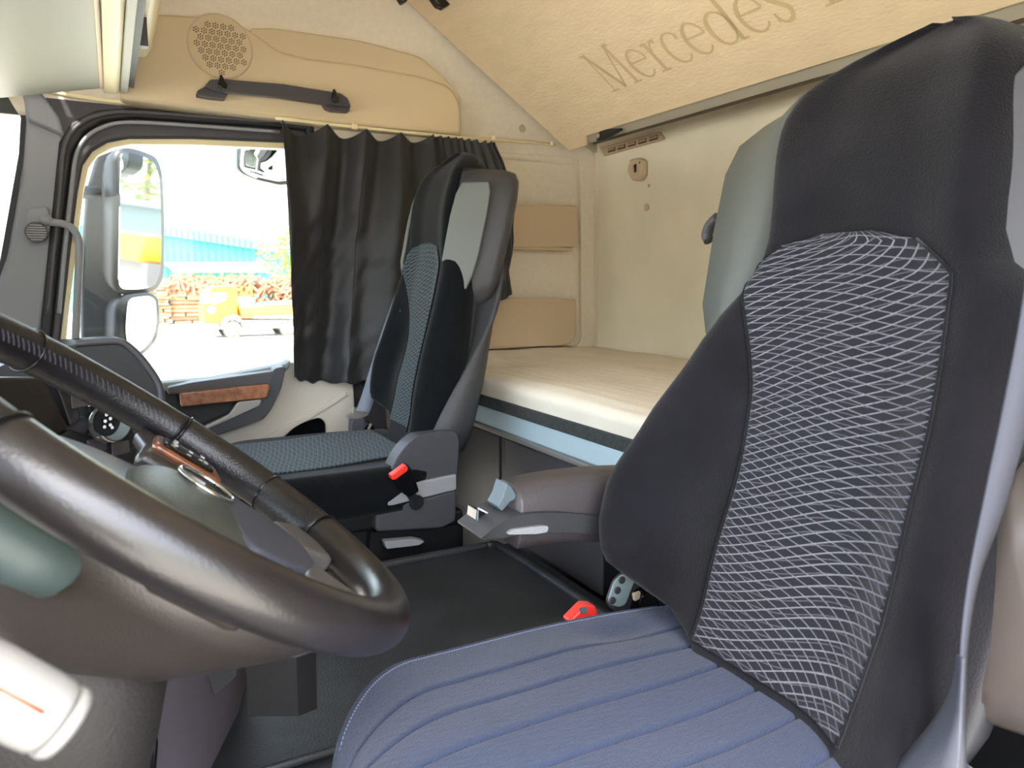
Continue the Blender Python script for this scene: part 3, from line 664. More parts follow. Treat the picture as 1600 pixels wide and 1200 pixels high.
def backrest(par, dx, yc, dz, mats):
    rs = []; zs = [-.46+i*.0145 for i in range(50)]+[.262, .268, .272, .274]
    zs = sorted(z for z in set(zs) if z <= .274)
    for z in zs:
        l, r = lerp_tab(OUT, z); c = (l+r)/2; h = (l-r)/2; ring_ = []
        top = sm(.18, .275, z); N = 30
        for i in range(N+1):
            u = -math.cos(math.pi*i/N); u = math.copysign(abs(u)**.8, u); y = c+u*h
            ring_.append(Vector((face(y, z, l, r)+top**3*.03+dx, yc+y, z+H+dz)))
        T = .12-.02*sm(-.3, .1, z)
        for i in range(N-1):
            u = math.cos(math.pi*(i+1)/N); y = c+u*h*.96
            e = max(0, (abs(u)-.7)/.3)
            ring_.append(Vector((.52+(z+.38)*.365+T-.03*e*e-top**3*.03+dx, yc+y, z+H+dz)))
        rs.append(ring_)
    b = loft('backrest', rs, mats[0], par)
    def ins(u, v):
        z = -.388+v*(.4405)
        l, r = lerp_tab(OUT, z); cl, cr_ = lerp_tab(CEN, z)
        y = cl+(cr_-cl)*u
        z2 = z
        return Vector((face(y, z, l, r)-.0028+dx, yc+y, z2+H+dz))
    grid('backrest_insert', ins, 36, 80, mats[1], par, solid=.002)
    # piping along the insert edges
    for s in (0, 1):
        tube('seam', [ins(s, k/40)+Vector((-.001, 0, 0)) for k in range(40)], .0016, mats[0], par, seg=6)
def headshell(par, dx, yc, dz, slot, wide=.265, deep=1.0, fr=.04):
    # flared plastic shell holding the headrest, wide at the rear
    rs = []
    for z, k in ((-.11, .60), (-.07, .88), (-.03, .97), (.08, 1), (.16, .985), (.20, .93), (.222, .80), (.232, .62)):
        if slot: k *= 1+.75*max(0, z-.0) if z < .17 else 1.14
        x0 = .52+(z+.38)*.365; hf = .128; hr = wide*k
        hr = max(hr, hf+.005)
        y1, y2 = .0+hf, .0+hr
        ring_ = [(x0+.075, -y1*.8), (x0+fr+.02, -y1*.93), (x0+fr, -y1), (x0+fr*.5+.055, -(y1+y2)/2), (x0+.105, -y2), (x0+.12, -y2*1.0), (x0+.145*deep, -y2*.92), (x0+.155*deep, -y2*.5), (x0+.155*deep, y2*.5), (x0+.145*deep, y2*.92), (x0+.125, y2), (x0+.105, y2), (x0+fr*.5+.055, (y1+y2)/2), (x0+fr, y1), (x0+fr+.02, y1*.93), (x0+.075, y1*.8)]
        rs.append([Vector((x+dx, yc+y, z+H+dz)) for x, y in ring_])
    loft('headrest_shell', rs, 'shell' if slot else 'shelldark', par)
    # lighter side plates set into both flanks
    for s in ((-1,) if slot else (-1, 1)):
        P = []
        for z, f0, f1 in ((-.05, .38, .60), (-.02, .15, .66), (.02, .02, .68), (.12, .0, .68), (.17, .02, .66), (.195, .1, .60)) if not slot else ((-.055, .30, .62), (-.01, .05, .9), (.04, .0, .96), (.12, .0, .96), (.19, .02, .93), (.208, .1, .85)):
            P.append((z, f0, f1))
        vs_ = []
        for z, f0, f1 in P+P[::-1]:
            pass
        def pt(z, f, off):
            x0 = .52+(z+.38)*.365; k = 1 if z < .16 else 1-(z-.16)*.9
            a = Vector((x0+fr-.005, s*.132, 0)); b_ = Vector((x0+.105, s*wide*k*(1 if z > 0 else .97), 0))
            n_ = Vector((-(b_-a).y*s, (b_-a).x*s, 0)).normalized(); n_ = n_ if n_.x < 0 else -n_
            q = a.lerp(b_, f)+n_*off; return Vector((q.x+dx, yc+q.y, z+H+dz))
        poly = [pt(z, f0, .004) for z, f0, f1 in P]+[pt(z, f1, .004) for z, f0, f1 in P[::-1]]
        sp_ = prism('side_plate', poly, pt(.1, .5, .010)-pt(.1, .5, .0), 'shell' if not (slot and s < 0) else mat('near_plate', '4a4a4e', .5), par, bevel=.003)
        if slot and s < 0:
            poly = [pt(z, f, .016) for z, f in ((.03, .42), (.16, .40), (.18, .55), (.18, .95), (-.0, .95), (.0, .60))]
            prism('belt_slot', poly, pt(.1, .5, .003)-pt(.1, .5, .0), 'gloss', sp_, bevel=.002)
def hwid(X, hw): return hw-9*max(0, .268-X)**2-.6*max(0, X-.40)**2
def cushion(par, dx, yc, z_top, mt_, grooves, hw=.233, front=.115, depth=.50, rise=.012, nu=130, nv=150):
    def f(u, v):
        X = front+u*depth; tt = -1.12+v*2.24; h = max(.02, hwid(X, hw)); Y = yc+max(-1, min(1, tt))*h
        z = z_top+rise*(1-min(1, abs(tt))**4)
        e = max(0, abs(tt)-.93)/.19; z -= .10*e**1.6
        if abs(tt) > .93: Y += math.copysign(.008*math.sin(math.pi*min(1, e*1.2)), tt)
        z -= .09*(max(0, (front+.05)-X)/.05)**2
        if grooves:
            tg = tt+.03*math.sin((X-.3)*11)*sm(.35, .6, X)
            for g in grooves: z -= .0035*math.exp(-((tg-g)/.012)**2)
            z += noise.noise(Vector((X*6, tt*2, 2)))*.005*(1-e)
            z -= .010*math.exp(-((X-.50)/.05)**2-((tt-.72)/.12)**2)
        return Vector((X+dx, Y, z))
    return grid('cushion', f, nu, nv, mt_, par, solid=.003), f

# passenger seat
PDX, PYC, PDZ = .014, 1.745, .045
ps = thing('passenger_seat', 'black velour passenger seat with wavy line insert in front of the curtain', 'seat')
backrest(ps, PDX, PYC, PDZ, ('velour2', 'insert2')); headshell(ps, PDX-.008, PYC-.01, PDZ-.01, False, .215, .95, .012)
# rear shell
rs = []
for i in range(18):
    z = -.44+i*.03; l, r = lerp_tab(OUT, z); x0 = .52+(z+.38)*.365
    wv = sm(-.42, -.06, z)
    xo = .03+.105*wv
    rs.append([Vector((x+PDX, PYC+y, z+H+PDZ)) for x, y in ((x0+.09, r*.8), (x0+max(xo, .0), r-.0), (x0+xo, r-.006), (x0+max(.12, xo+.01), r-.008), (x0+.145, r*.92), (x0+.15, 0), (x0+.145, l*.92), (x0+max(.12, xo+.01), l+.008), (x0+xo, l+.006), (x0+xo, l), (x0+.09, l*.8))])
loft('back_shell', rs, 'shelldark', ps)
for o in ps.children:
    for v in o.data.vertices:
        v.co.x -= .12*(v.co.z-H-.14)
        if v.co.y > PYC: v.co.y = PYC+(v.co.y-PYC)*(.62+.34*sm(H-.15, H+.10, v.co.z))
cushion(ps, .03, PYC-.02, .88-.398, 'velour2', None, rise=-.004)
def pin(u, v):
    X = .17+v*.43; tt = -.72+1.44*u; Y = PYC-.02+tt*hwid(X-.03, .233)
    return Vector((X, Y, .88-.398-.004*(1-abs(tt)**4)+.0075+.004*math.sin(X*14)-.01*max(0, (.20-X)/.03)**2))
# lifted side bolster of the far edge
for v in ps.children[-1].data.vertices:
    if v.co.y > PYC+.12: v.co.z += .022*sm(PYC+.12, PYC+.18, v.co.y)
grid('cushion_insert', pin, 30, 40, 'insert3', ps, solid=.002)
loft('cushion_base', [[Vector((x, y, z)) for x, y in ((.19-dx_, 1.50+iy), (.60, 1.50+iy), (.60, 1.94-iy), (.19-dx_, 1.94-iy))] for z, dx_, iy in ((.375, -.03, .03), (.40, .0, .008), (.455, .02, .0))], 'velour2', ps, smooth=False)
box('seat_pan', (.20, 1.54, .33), (.62, 1.93, .385), 'black', ps, bevel=.01)
YS = 1.50
prism('hinge_cover', Rnd(PY([(594, 768), (622, 712), (636, 694), (655, 680), (690, 673), (713, 674), (718, 690), (714, 745), (595, 770)], YS), .012), (0, .05, 0), 'base', ps, bevel=.008)
prism('hinge_band', Rnd(PY([(587, 779), (592, 769), (600, 764), (714, 741), (714, 766), (587, 797)], YS-.006), .006), (0, .05, 0), 'pillar', ps, bevel=.005)
prism('base_cover', Rnd(PY([(587, 797), (714, 766), (713, 815), (690, 826), (587, 832)], YS-.002), .01), (0, .05, 0), 'base', ps, bevel=.006)
disc('pivot_bolt', at(650, 784, 'Y', YS-.008), (0, -1, 0), .017, .008, 'black', ps, 20, bevel=.003)
prism('kick_plate', PY([(580, 832), (715, 822), (712, 860), (600, 900), (575, 880)], YS+.03), (0, .05, 0), 'black', ps)
prism('slide_lever', Rnd(PY([(600, 846), (648, 842), (664, 846), (655, 852), (604, 858)], YS-.01), .004), (0, .02, 0), 'pillar', ps, bevel=.003)
box('suspension_base', (.30, 1.56, .0), (.72, 1.92, .34), 'black', ps, bevel=.01)
prism('manual_tag', PY([(534, 795), (542, 794), (543, 812), (536, 813)], 1.53), (0, .004, 0), 'white', ps)
rebase(ps)
# buckle and belt
t = thing('belt_buckle', 'black seat belt buckle with red button on the passenger seat side', 'buckle')
prism('buckle_body', Rnd(PY([(612, 745), (637, 725), (645, 735), (656, 768), (640, 778), (628, 770)], YS-.03), .006), (0, .025, 0), 'gloss', t, bevel=.004)
prism('release_button', PY([(611, 743), (634, 726), (638, 731), (637, 736), (618, 750), (613, 750)], YS-.033), (0, .02, 0), 'red', t, bevel=.002)
prism('strap', PY([(634, 772), (648, 768), (656, 785), (646, 790)], YS-.02), (0, .006, 0), 'black', t)
rebase(t)
t = thing('seat_belt', 'grey seat belt strap running down the far side of the passenger seat', 'seat belt')
bl = crv(PY([(648, 385), (625, 440), (603, 500), (583, 560), (566, 615), (556, 642)], 1.97), 6); br_ = crv(PY([(650, 405), (634, 455), (615, 515), (600, 570), (586, 620), (577, 645)], 1.95), 6)
n_ = len(bl)
grid('webbing', lambda u, v: bl[int(round(v*(n_-1)))].lerp(br_[int(round(v*(n_-1)))], u), 2, n_-1, 'belt', t, solid=.002)
prism('tongue', PY([(541, 649), (551, 645), (552, 636), (574, 640), (577, 648), (563, 655), (545, 655)], 2.0), (0, .01, 0), 'chrome' if 0 else 'silver', t, bevel=.002)
prism('anchor_cover', Rnd(PY([(549, 655), (570, 648), (573, 668), (562, 680), (548, 676)], 2.0), .008), (0, .03, 0), 'base', t, bevel=.005)
tube('anchor_cable', PY([(580, 662), (572, 680), (562, 695)], 1.99), .004, 'silver', t)
tube('anchor_cable', PY([(583, 672), (577, 684)], 1.98), .005, 'satin', t)
rebase(t)
tag(prism('seat_lever_bracket', Rnd(PY([(540, 690), (560, 672), (582, 660), (594, 690), (575, 700)], 2.03), .01), (0, .05, 0), 'gloss', bevel=.003), 'black bracket beside the belt anchor at the passenger seat edge', 'bracket')

# driver seat
ds = thing('driver_seat', 'large black driver seat with grey line insert and blue cloth cushion', 'seat')
DYC = .53
backrest(ds, 0, DYC, 0, ('velour', 'insert')); headshell(ds, -.004, DYC+.015, 0, True)
rs = []
for i in range(17):
    z = -.44+i*.03; l, r = lerp_tab(OUT, z); x0 = .52+(z+.38)*.365
    rs.append([Vector((x, DYC+y, z+H)) for x, y in ((x0+.08, r+.005), (x0+.11, r+.004), (x0+.14, r*.85), (x0+.145, 0), (x0+.14, l*.85), (x0+.11, l-.004), (x0+.08, l-.005), (x0+.075, 0))])
loft('back_shell', rs, 'shelldark', ds)
cu_, cf = cushion(ds, 0, .495, H-.412, 'blue', [.63, .41, .18, -.05, -.28, -.5, -.72], rise=.012, nu=160, nv=420)
# welt with twin stitching along the far edge
we = []; st = []
for k in range(60):
    u = .06+.90*k/59; p = cf(u, (1.12+.955)/2.24); we.append(p+Vector((0, 0, .001)))
tube('cushion_welt', we, .0028, 'blue', ds, seg=8)
vv = []; ff = []
for k in range(150):
    for row in ((1.12+.925)/2.24, (1.12+.975)/2.24):
        u = .06+.90*k/150; p = cf(u, row); q = cf(u+.0034, row); b0 = len(vv); w_ = Vector((0, .0008, 0)); up_ = Vector((0, 0, .0022))
        vv += [p-w_+up_, q-w_+up_, q+w_+up_, p+w_+up_]; ff.append([b0, b0+1, b0+2, b0+3])
so = mk('cushion_stitching', vv, ff, mat('blue_thread', '9aa9cc', .8), ds, recalc=False); so['kind'] = 'stuff'
box('cushion_frame', (.24, .30, .30), (.62, .68, .40), 'black', ds, bevel=.02)
box('seat_base', (.26, .33, 0), (.66, .66, .30), 'black', ds, bevel=.02)
# coat handle behind the shell
tube('rear_handle', [at(1122, 340, 'X', .84), at(1110, 352, 'X', .84), at(1105, 368, 'X', .84), at(1108, 376, 'X', .84)], .009, 'frame', ds, sm=4)
# seat switch panel on the far side
q = .80
sw = prism('switch_panel', Rnd(PY([(967, 893), (985, 890), (1000, 897), (984, 948), (972, 952), (948, 948), (944, 936), (955, 905)], q), .006), (0, -.02, 0), 'frame', ds, bevel=.004)
sf = prism('switch_face', Rnd(PY([(968, 897), (984, 897), (992, 902), (976, 944), (966, 948), (951, 944), (949, 935), (958, 908)], q-.021), .005), (0, -.003, 0), 'ctrl', sw, bevel=.002)
for a, b in ((956, 938), (964, 922), (971, 906)): disc('switch_key', at(a, b, 'Y', q-.025), (0, -1, 0), .0052, .003, 'frame', sw, 16, bevel=.001)
prism('rail_mechanism', Rnd(PY([(984, 918), (1004, 906), (1014, 956), (1004, 962), (975, 958)], .79), .004), (0, -.03, 0), 'gloss', ds, bevel=.003)
prism('mechanism_bracket', PY([(986, 926), (998, 922), (996, 934), (988, 938)], .755), (0, -.006, 0), 'pocket', ds, bevel=.002)
rebase(ds)
# driver seat armrest, broken at the front
t = thing('armrest', 'broken grey plastic armrest stub on the far side of the driver seat', 'armrest')
def arm_ring(pt_, pb_, y0, y1, k=0): return None
top = crv(PY([(779, 748), (820, 738), (870, 731), (915, 727), (965, 725)], .86), 5); bot = crv(PY([(775, 836), (800, 831), (850, 826), (900, 827), (965, 832)], .86), 5)
rs = []
for a, b in zip(top, bot):
    h = a.z-b.z; rr = min(.018, h*.3); r_ = []
    for (yy, zz) in ((0, 0), (-.004, .2), (-.006, .5), (-.003, .78), (.006, .95), (.02, 1), (.055, 1), (.066, .92), (.07, .7), (.07, .25), (.066, 0)):
        p = b.lerp(a, zz); r_.append(Vector((p.x, .80+yy, p.z)))
    rs.append(r_)
loft('arm_body', rs, 'arm', t)
lw = crv(PY([(752, 838), (775, 820), (800, 806), (850, 800), (900, 802), (940, 806)], .79), 5); lb = crv(PY([(752, 842), (785, 841), (800, 838), (862, 832), (900, 833), (940, 836)], .79), 5)
rs = [[a+Vector((0, -.004, 0)), a+Vector((0, .07, 0)), b+Vector((0, .07, 0)), b+Vector((0, -.0, 0))] for a, b in zip(lw, lb)]
loft('lower_cover', rs, 'shelldark', t, smooth=False)
prism('adjuster_slot', Rnd(PY([(792, 836), (800, 828), (845, 822), (858, 822), (856, 832), (840, 835)], .783), .004), (0, .01, 0), 'pillar', t, bevel=.003)
prism('broken_edge', PY([(775, 746), (783, 752), (790, 764), (788, 772), (780, 776), (774, 784), (768, 790), (760, 782), (768, 768)], .84), (0, -.03, 0), 'armbreak', t, bevel=.002)
fb = PY([(746, 796), (768, 806), (768, 838), (757, 842), (742, 832)], .83); prism('exposed_bracket', fb, (0, .03, 0), 'gloss', t, bevel=.002)
tube('bracket_edge', PY([(747, 794), (769, 806), (778, 797)], .828), .0016, 'satin', t, seg=6)
tube('bracket_edge', PY([(747, 796), (745, 830), (757, 842), (768, 836)], .828), .0013, 'armbreak', t, seg=6)
rebase(t)
t = thing('belt_buckle', 'bright red buckle end poking up beside the blue cushion', 'buckle')
prism('buckle_body', Rnd(PY([(878, 962), (903, 937), (918, 938), (925, 958), (915, 966), (880, 968)], .80), .004), (0, -.02, 0), 'red', t, bevel=.003)
prism('buckle_slot', PY([(905, 950), (914, 947), (918, 955), (908, 959)], .779), (0, -.002, 0), 'armbreak', t)
rebase(t)
# driver belt near the door side, and the moulded seat side shell
t = thing('seat_belt', 'lilac grey driver seat belt at the right edge beside the seat', 'seat belt')
Lp = crv(PX([(1612, 380), (1590, 520), (1565, 650), (1540, 770), (1515, 900), (1503, 1000), (1498, 1100), (1490, 1215)], .52), 6); Rp = crv(PX([(1660, 420), (1628, 560), (1600, 680), (1566, 800), (1530, 900), (1512, 1000), (1508, 1100), (1508, 1215)], .54), 6)
n2_ = len(Lp)
grid('webbing', lambda u, v: Lp[int(round(v*(n2_-1)))].lerp(Rp[int(round(v*(n2_-1)))], u), 2, n2_-1, 'beltd', t, solid=.002)
Lp2 = crv(PX([(1496, 1020), (1480, 1090), (1440, 1150), (1380, 1215)], .525), 6); Rp2 = crv(PX([(1505, 1030), (1502, 1090), (1500, 1150), (1496, 1215)], .50), 6); n3_ = len(Lp2)
grid('lower_webbing', lambda u, v: Lp2[int(round(v*(n3_-1)))].lerp(Rp2[int(round(v*(n3_-1)))], u), 4, n3_-1, 'beltd', t, solid=.002)
rebase(t)
t = thing('belt_reel_cover', 'glossy taupe moulded cover behind the belt at lower right edge', 'cover')
mg = mat('taupe_plastic', '5c534e', .3, bump=.1)
ro = PX([(1612, 700), (1598, 722), (1580, 760), (1552, 850), (1525, 940), (1508, 1010), (1506, 1070), (1520, 1100), (1560, 1130), (1620, 1150)], .66)
cc_ = sum(ro, Vector())/len(ro)+Vector((.0, -.06, 0))
rs = []
for k, (sc_, dx_) in enumerate(((1.0, .10), (1.02, .05), (1.0, .01), (.93, -.02), (.80, -.04), (.5, -.055), (.1, -.06))):
    full = [cc_+(p-cc_)*sc_+Vector((dx_, 0, 0)) for p in ro]+[cc_+(Vector((p.x, 2*cc_.y-p.y, p.z))-cc_)*sc_+Vector((dx_, 0, 0)) for p in ro[::-1]]
    rs.append(full)
loft('cover_shell', rs, mg, t)
tube('cover_joint', PX([(1512, 1012), (1530, 1030), (1550, 1032), (1562, 1022), (1566, 960), (1572, 930)], .62), .002, 'dkgrey', t, sm=3, seg=6)
rebase(t)

# ================================================================ STEERING WHEEL
WC = Vector((.031, .628, H-.144)); TL = math.radians(38.5)
wn = Vector((math.sin(TL), 0, math.cos(TL))); we_ = Vector((-math.cos(TL), 0, math.sin(TL))); wa = Vector((0, 1, 0)); ya_ = math.radians(-1.5); wa = wa*math.cos(ya_)+we_.cross(wa)*math.sin(ya_); wn = wa.cross(we_)*-1 if wa.cross(we_).z < 0 else wa.cross(we_)
def W(a, e, n=0): return WC+wa*a+we_*e+wn*n
t = thing('steering_wheel', 'large black leather steering wheel with worn rim in the left foreground', 'steering wheel')
R = .210
def rim(a0_, a1_, m, name, rr=.0195, n=60, off=0):
    closed = a1_-a0_ > 359
    pts = [W(R*math.cos(math.radians(a0_+(a1_-a0_)*k/n)), R*math.sin(math.radians(a0_+(a1_-a0_)*k/n))) for k in range(n if closed else n+1)]
    return tube(name, pts, rr, m, t, seg=24, closed=closed)
# leather grip sections and smooth sections (angle 0 = far side, 270 = nearest the driver, 180 = camera side)
rim(-8, 150, 'leather', 'grip_leather', n=80)
rim(150, 300, 'leatherw', 'grip_worn', .0202, n=90)
rim(300, 352, 'leather', 'grip_leather', .0202, n=40)
for a in (-8, 38, 300, 322, 150):
    q = math.radians(a); c = W(R*math.cos(q), R*math.sin(q)); tn = (-wa*math.sin(q)+we_*math.cos(q)); o1 = (wa*math.cos(q)+we_*math.sin(q))
    tube('rim_joint', [c+(o1*math.cos(k*math.pi/12)+wn*math.sin(k*math.pi/12))*.0206 for k in range(24)], .0011, 'gloss', t, seg=6, closed=True)
# stitching: zigzag thread on the inner side of the rim
vv = []; ff = []
def stitch_at(a, phi):
    q = math.radians(a); o1 = (wa*math.cos(q)+we_*math.sin(q)); c = W(R*math.cos(q), R*math.sin(q)); return c+(-o1*math.cos(phi)+wn*math.sin(phi))*.0202
k = 0
a = -5.0
while a < 148 or (302 < a < 350):
    for s in (1, -1):
        p = stitch_at(a, .35); q_ = stitch_at(a+.9*s, .35+.22*s)
        d = (stitch_at(a+.18, .35)-p); b0 = len(vv)
        lift = (q_-WC)*0
        vv += [p-d, p+d, q_+d, q_-d]; ff.append([b0, b0+1, b0+2, b0+3])
    a += 1.7
so = mk('rim_stitching', vv, ff, 'stitch', t, recalc=False, solid=.0012); so['kind'] = 'stuff'
# hub dome
def hubfn(name, pts, z0_, z1_, m, dome=.02, par=t, n=7):
    c0 = Vector((sum(p[0] for p in pts)/len(pts), sum(p[1] for p in pts)/len(pts))); rs = []
    for k in range(n):
        f_ = k/(n-1); s = math.cos(f_*math.pi/2*.96)**.55; z = z0_+(z1_-z0_)*math.sin(f_*math.pi/2)
        rs.append([W(c0.x+(p[0]-c0.x)*s, c0.y+(p[1]-c0.y)*s, z) for p in pts])
    return loft(name, rs, m, par)
hp = []
for k in range(40):
    q = 2*math.pi*k/40; ex = .86
    hp.append((.105*math.copysign(abs(math.cos(q))**ex, math.cos(q)), .074*math.copysign(abs(math.sin(q))**ex, math.sin(q))-.048))
hb = hubfn('airbag_cover', hp, -.045, -.004, 'hub')
lowp = [(-.085, -.02), (-.06, -.004), (0, .004), (.06, -.004), (.085, -.02), (.08, -.07), (.055, -.112), (.02, -.125), (-.02, -.125), (-.055, -.112), (-.08, -.07)]
prism('hub_lower_panel', Rnd([W(a_*.85, b_*.74-.058, -.026) for a_, b_ in lowp], .012), wn*.022, 'hubd', t, bevel=.008)
# emblem: ring with three spokes on an oval plinth
el = [(.034*math.cos(q)*1.5, .020*math.sin(q)) for q in [2*math.pi*k/28 for k in range(28)]]
em = tube('emblem_ring', [W(.045+.026*math.cos(q), .026*math.sin(q)-.045, -.003) for q in [2*math.pi*k/32 for k in range(32)]], .0022, 'chrome', t, seg=8, closed=True)
for a_ in (90, 210, 330):
    q = math.radians(a_); d_ = Vector((math.cos(q), math.sin(q))); s_ = Vector((-d_.y, d_.x))
    prism('emblem_spoke', [W(x.x+.045, x.y-.045, -.005) for x in (s_*.004, d_*.025, -s_*.004)], wn*.003, 'chrome', em)
disc('emblem_plate', W(.045, -.045, -.014), wn, .024, .008, 'gloss', t, 32)
# spokes with switch pods
def spoke(sx, name='spoke'):
    k0 = -.035
    P = [(sx*.085, .045+k0), (sx*.15, .036+k0), (sx*.195, .045+k0), (sx*.198, -.020+k0), (sx*.15, -.034+k0), (sx*.085, -.045+k0)]
    s_ = prism(name, [W(a_, b_, -.030) for a_, b_ in P], wn*.020, 'column', t, bevel=.008)
    if sx < 0: return
    prism('switch_pod', Rnd([W(sx*a_, b_+k0, -.012) for a_, b_ in ((.108, .036), (.160, .032), (.168, .0), (.160, -.034), (.108, -.036))], .008), wn*.008, 'wood', s_, bevel=.003)
    prism('switch_pad', Rnd([W(sx*a_, b_+k0, -.005) for a_, b_ in ((.116, .028), (.150, .026), (.155, .0), (.150, -.024), (.116, -.026))], .006), wn*.004, 'gloss', s_, bevel=.002)
    for (a_, b_) in ((.124, .017), (.146, .015), (.135, .0), (.124, -.015), (.146, -.014), (.135, .017)):
        q = W(sx*a_, b_+k0, .0); prism('switch_icon', [q+wa*x+we_*y for x, y in ((-.003, -.002), (.003, -.002), (.003, .002), (-.003, .002))], wn*.0012, 'satin', s_)
spoke(1); spoke(-1)
for sx in (1, -1):
    P = [(sx*.015, -.138), (sx*.070, -.120), (sx*.110, -.152), (sx*.090, -.178), (sx*.045, -.186)]
    s_ = prism('lower_spoke', [W(a_, b_, -.022) for a_, b_ in P], wn*.018, mat('spoke_grey', '6a6764', .35, .4) if sx == 1 else bpy.data.materials['spoke_grey'], t, bevel=.006)
for (a0_, a1_) in ((-.068, -.05), (-.045, -.02), (-.015, .010), (.015, .03)):
    prism('silver_trim', [W(-.094, a0_, -.022), W(-.094, a1_, -.022), W(-.100, a1_, -.022), W(-.100, a0_, -.022)], wn*.004, 'silver', t, bevel=.001)
# back cover of the wheel
rs = []
for z, r1, ce in ((-.022, .140, -.035), (-.035, .148, -.035), (-.06, .128, -.03), (-.085, .108, -.02), (-.11, .090, -.005), (-.13, .06, .01), (-.14, .03, .015)):
    rs.append([W(-.045+r1*.80*math.cos(q), r1*math.sin(q)*.95+ce, z) for q in [2*math.pi*k/48 for k in range(48)]])
loft('back_cover', rs, 'column', t)
rebase(t)
# steering column shroud under the wheel
t = thing('steering_column', 'dark brown moulded steering column shroud under the wheel', 'steering column')
rs = []
for d_, sx, sy_, e_ in ((.10, .07, .05, -.02), (.13, .085, .07, -.025), (.17, .09, .080, -.035), (.215, .09, .088, -.045), (.225, .082, .080, -.045), (.235, .06, .05, -.03), (.40, .045, .04, 0), (.55, .045, .04, 0)):
    rs.append([W(sx*math.copysign(abs(math.cos(q))**.8, math.cos(q)), sy_*math.copysign(abs(math.sin(q))**.8, math.sin(q))+e_, -d_) for q in [2*math.pi*k/40 for k in range(40)]])
loft('shroud', rs, 'shroud', t)
rebase(t)
# stalks
t = thing('column_stalk', 'pale grey stalk under the wheel rim at the left edge', 'stalk')
tube('stalk_arm', [W(-.125, .035, -.058), W(-.128, .038, -.057), W(-.135, .06, -.055), W(-.15, .13, -.045), W(-.16, .2, -.04)], lambda f_: .014+.007*min(1, f_*4), mat('stalk_teal', '34403f', .5), t, seg=16)
rebase(t)
t = thing('gear_stalk', 'silver capped gear stalk at the bottom left corner', 'stalk')
g0 = at(-70, 1040, 'Y', .31); g1_ = at(84, 1122, 'Y', .31); ax = (g1_-g0).normalized()
ms = mat('knob_silver', '8d8b88', .35, .2); nn = 12; Lg = (g1_-g0).length
rp_ = [(-.06, .008), (-.03, .0115), (0, .0135), (.3*Lg, .0142), (.8*Lg, .0142), (Lg-.002, .0138), (Lg, .0130)]
def axr(rr_): a_ = ax.orthogonal().normalized(); b_ = ax.cross(a_); return [[g0+ax*d+(a_*math.cos(q)+b_*math.sin(q))*r_ for q in [2*math.pi*k/36 for k in range(36)]] for d, r_ in rr_]
loft('stalk_barrel', axr(rp_), ms, t)
loft('end_cap', axr([(Lg+.001, .0125), (Lg+.0015, .0136), (Lg+.004, .0136), (Lg+.006, .0125), (Lg+.0065, .008)]), ms, t)
cf_ = (Vector((0, 0, H))-(g0+g1_)/2).normalized(); cf_ = (cf_-ax*cf_.dot(ax)).normalized(); tube('barrel_joint', [g0+ax*.012+cf_*.0142, g1_-ax*.008+cf_*.0142], .0009, 'wood', t)
rebase(t)

# ================================================================ OUTSIDE
GZ = H-2.45
struct(box('floor_yard', (-150, -60, GZ-.3), (200, 260, GZ), 'ground'))
def mirror_obj(name, label, glass_px, house_px, y, th, lab_cat='mirror', out=(.93, .36, 0)):
    t = thing(name, label, lab_cat)
    g = PY(glass_px, y); c = sum(g, Vector())/len(g)
    d_in = (c-Vector((0, 0, H))).normalized(); no = (Vector(out).normalized()-d_in).normalized()
    # place outline on plane through c with normal no
    def on(px, py, off=0):
        r = FW*FPX+RT*(px-800)+UP*(600-py); o_ = Vector((0, 0, H)); q = (c+no*off-o_).dot(no)/r.dot(no); return o_+r*q
    prism('mirror_glass', Rnd([on(a, b) for a, b in glass_px], .03), -no*.004, 'mirror', t)
    hs_ = Rnd([on(a, b, -.006) for a, b in house_px], .05)
    hc = sum(hs_, Vector())/len(hs_); rs = []
    for k in range(6):
        f_ = k/5; s = math.cos(f_*1.35)**.6; rs.append([hc+(p-hc)*s-no*(th*math.sin(f_*1.35)) for p in hs_])
    loft('housing', rs, 'skin_dark', t)
    return t, on, no
t, on, no = mirror_obj('wing_mirror', 'tall main wing mirror outside the passenger window', [(189, 236), (215, 241), (240, 252), (249, 275), (252, 340), (251, 425), (243, 446), (222, 452), (186, 452)], [(184, 229), (215, 233), (246, 246), (254, 272), (257, 340), (256, 432), (246, 452), (222, 460), (182, 462)], 2.66, .10)
prism('mirror_arm', PY([(133, 300), (150, 240), (175, 231), (192, 232), (190, 462), (186, 560), (126, 572), (124, 420)], 2.62), (0, .06, 0), 'skin_dark', t, bevel=.012)
tube('mirror_bracket', [at(150, 300, 'Y', 2.645), at(112, 300, 'Y', 2.40), at(100, 300, 'Y', 2.31)], .02, 'skin_dark', t)
tube('mirror_bracket', [at(140, 560, 'Y', 2.645), at(90, 560, 'Y', 2.40), at(78, 560, 'Y', 2.31)], .02, 'skin_dark', t)
rebase(t)
t, on, no = mirror_obj('wide_angle_mirror', 'smaller curved wide angle mirror below the main wing mirror', [(200, 466), (232, 462), (243, 468), (245, 500), (240, 528), (222, 548), (204, 556), (196, 520)], [(186, 462), (232, 456), (247, 464), (250, 500), (246, 530), (226, 553), (204, 562), (184, 556)], 2.64, .09, out=(.90, .30, -.10))
rebase(t)
t = thing('kerb_mirror', 'wide kerb mirror hanging above the passenger window outside', 'mirror')
kp = PY([(371, 228), (470, 230), (470, 284), (440, 289), (405, 281), (380, 271), (371, 262)], 2.7)
prism('housing', Rnd([p+Vector((0, .006, 0)) for p in kp], .015), (0, .05, 0), 'skin_dark', t, bevel=.005)
kc = sum(kp, Vector())/len(kp)
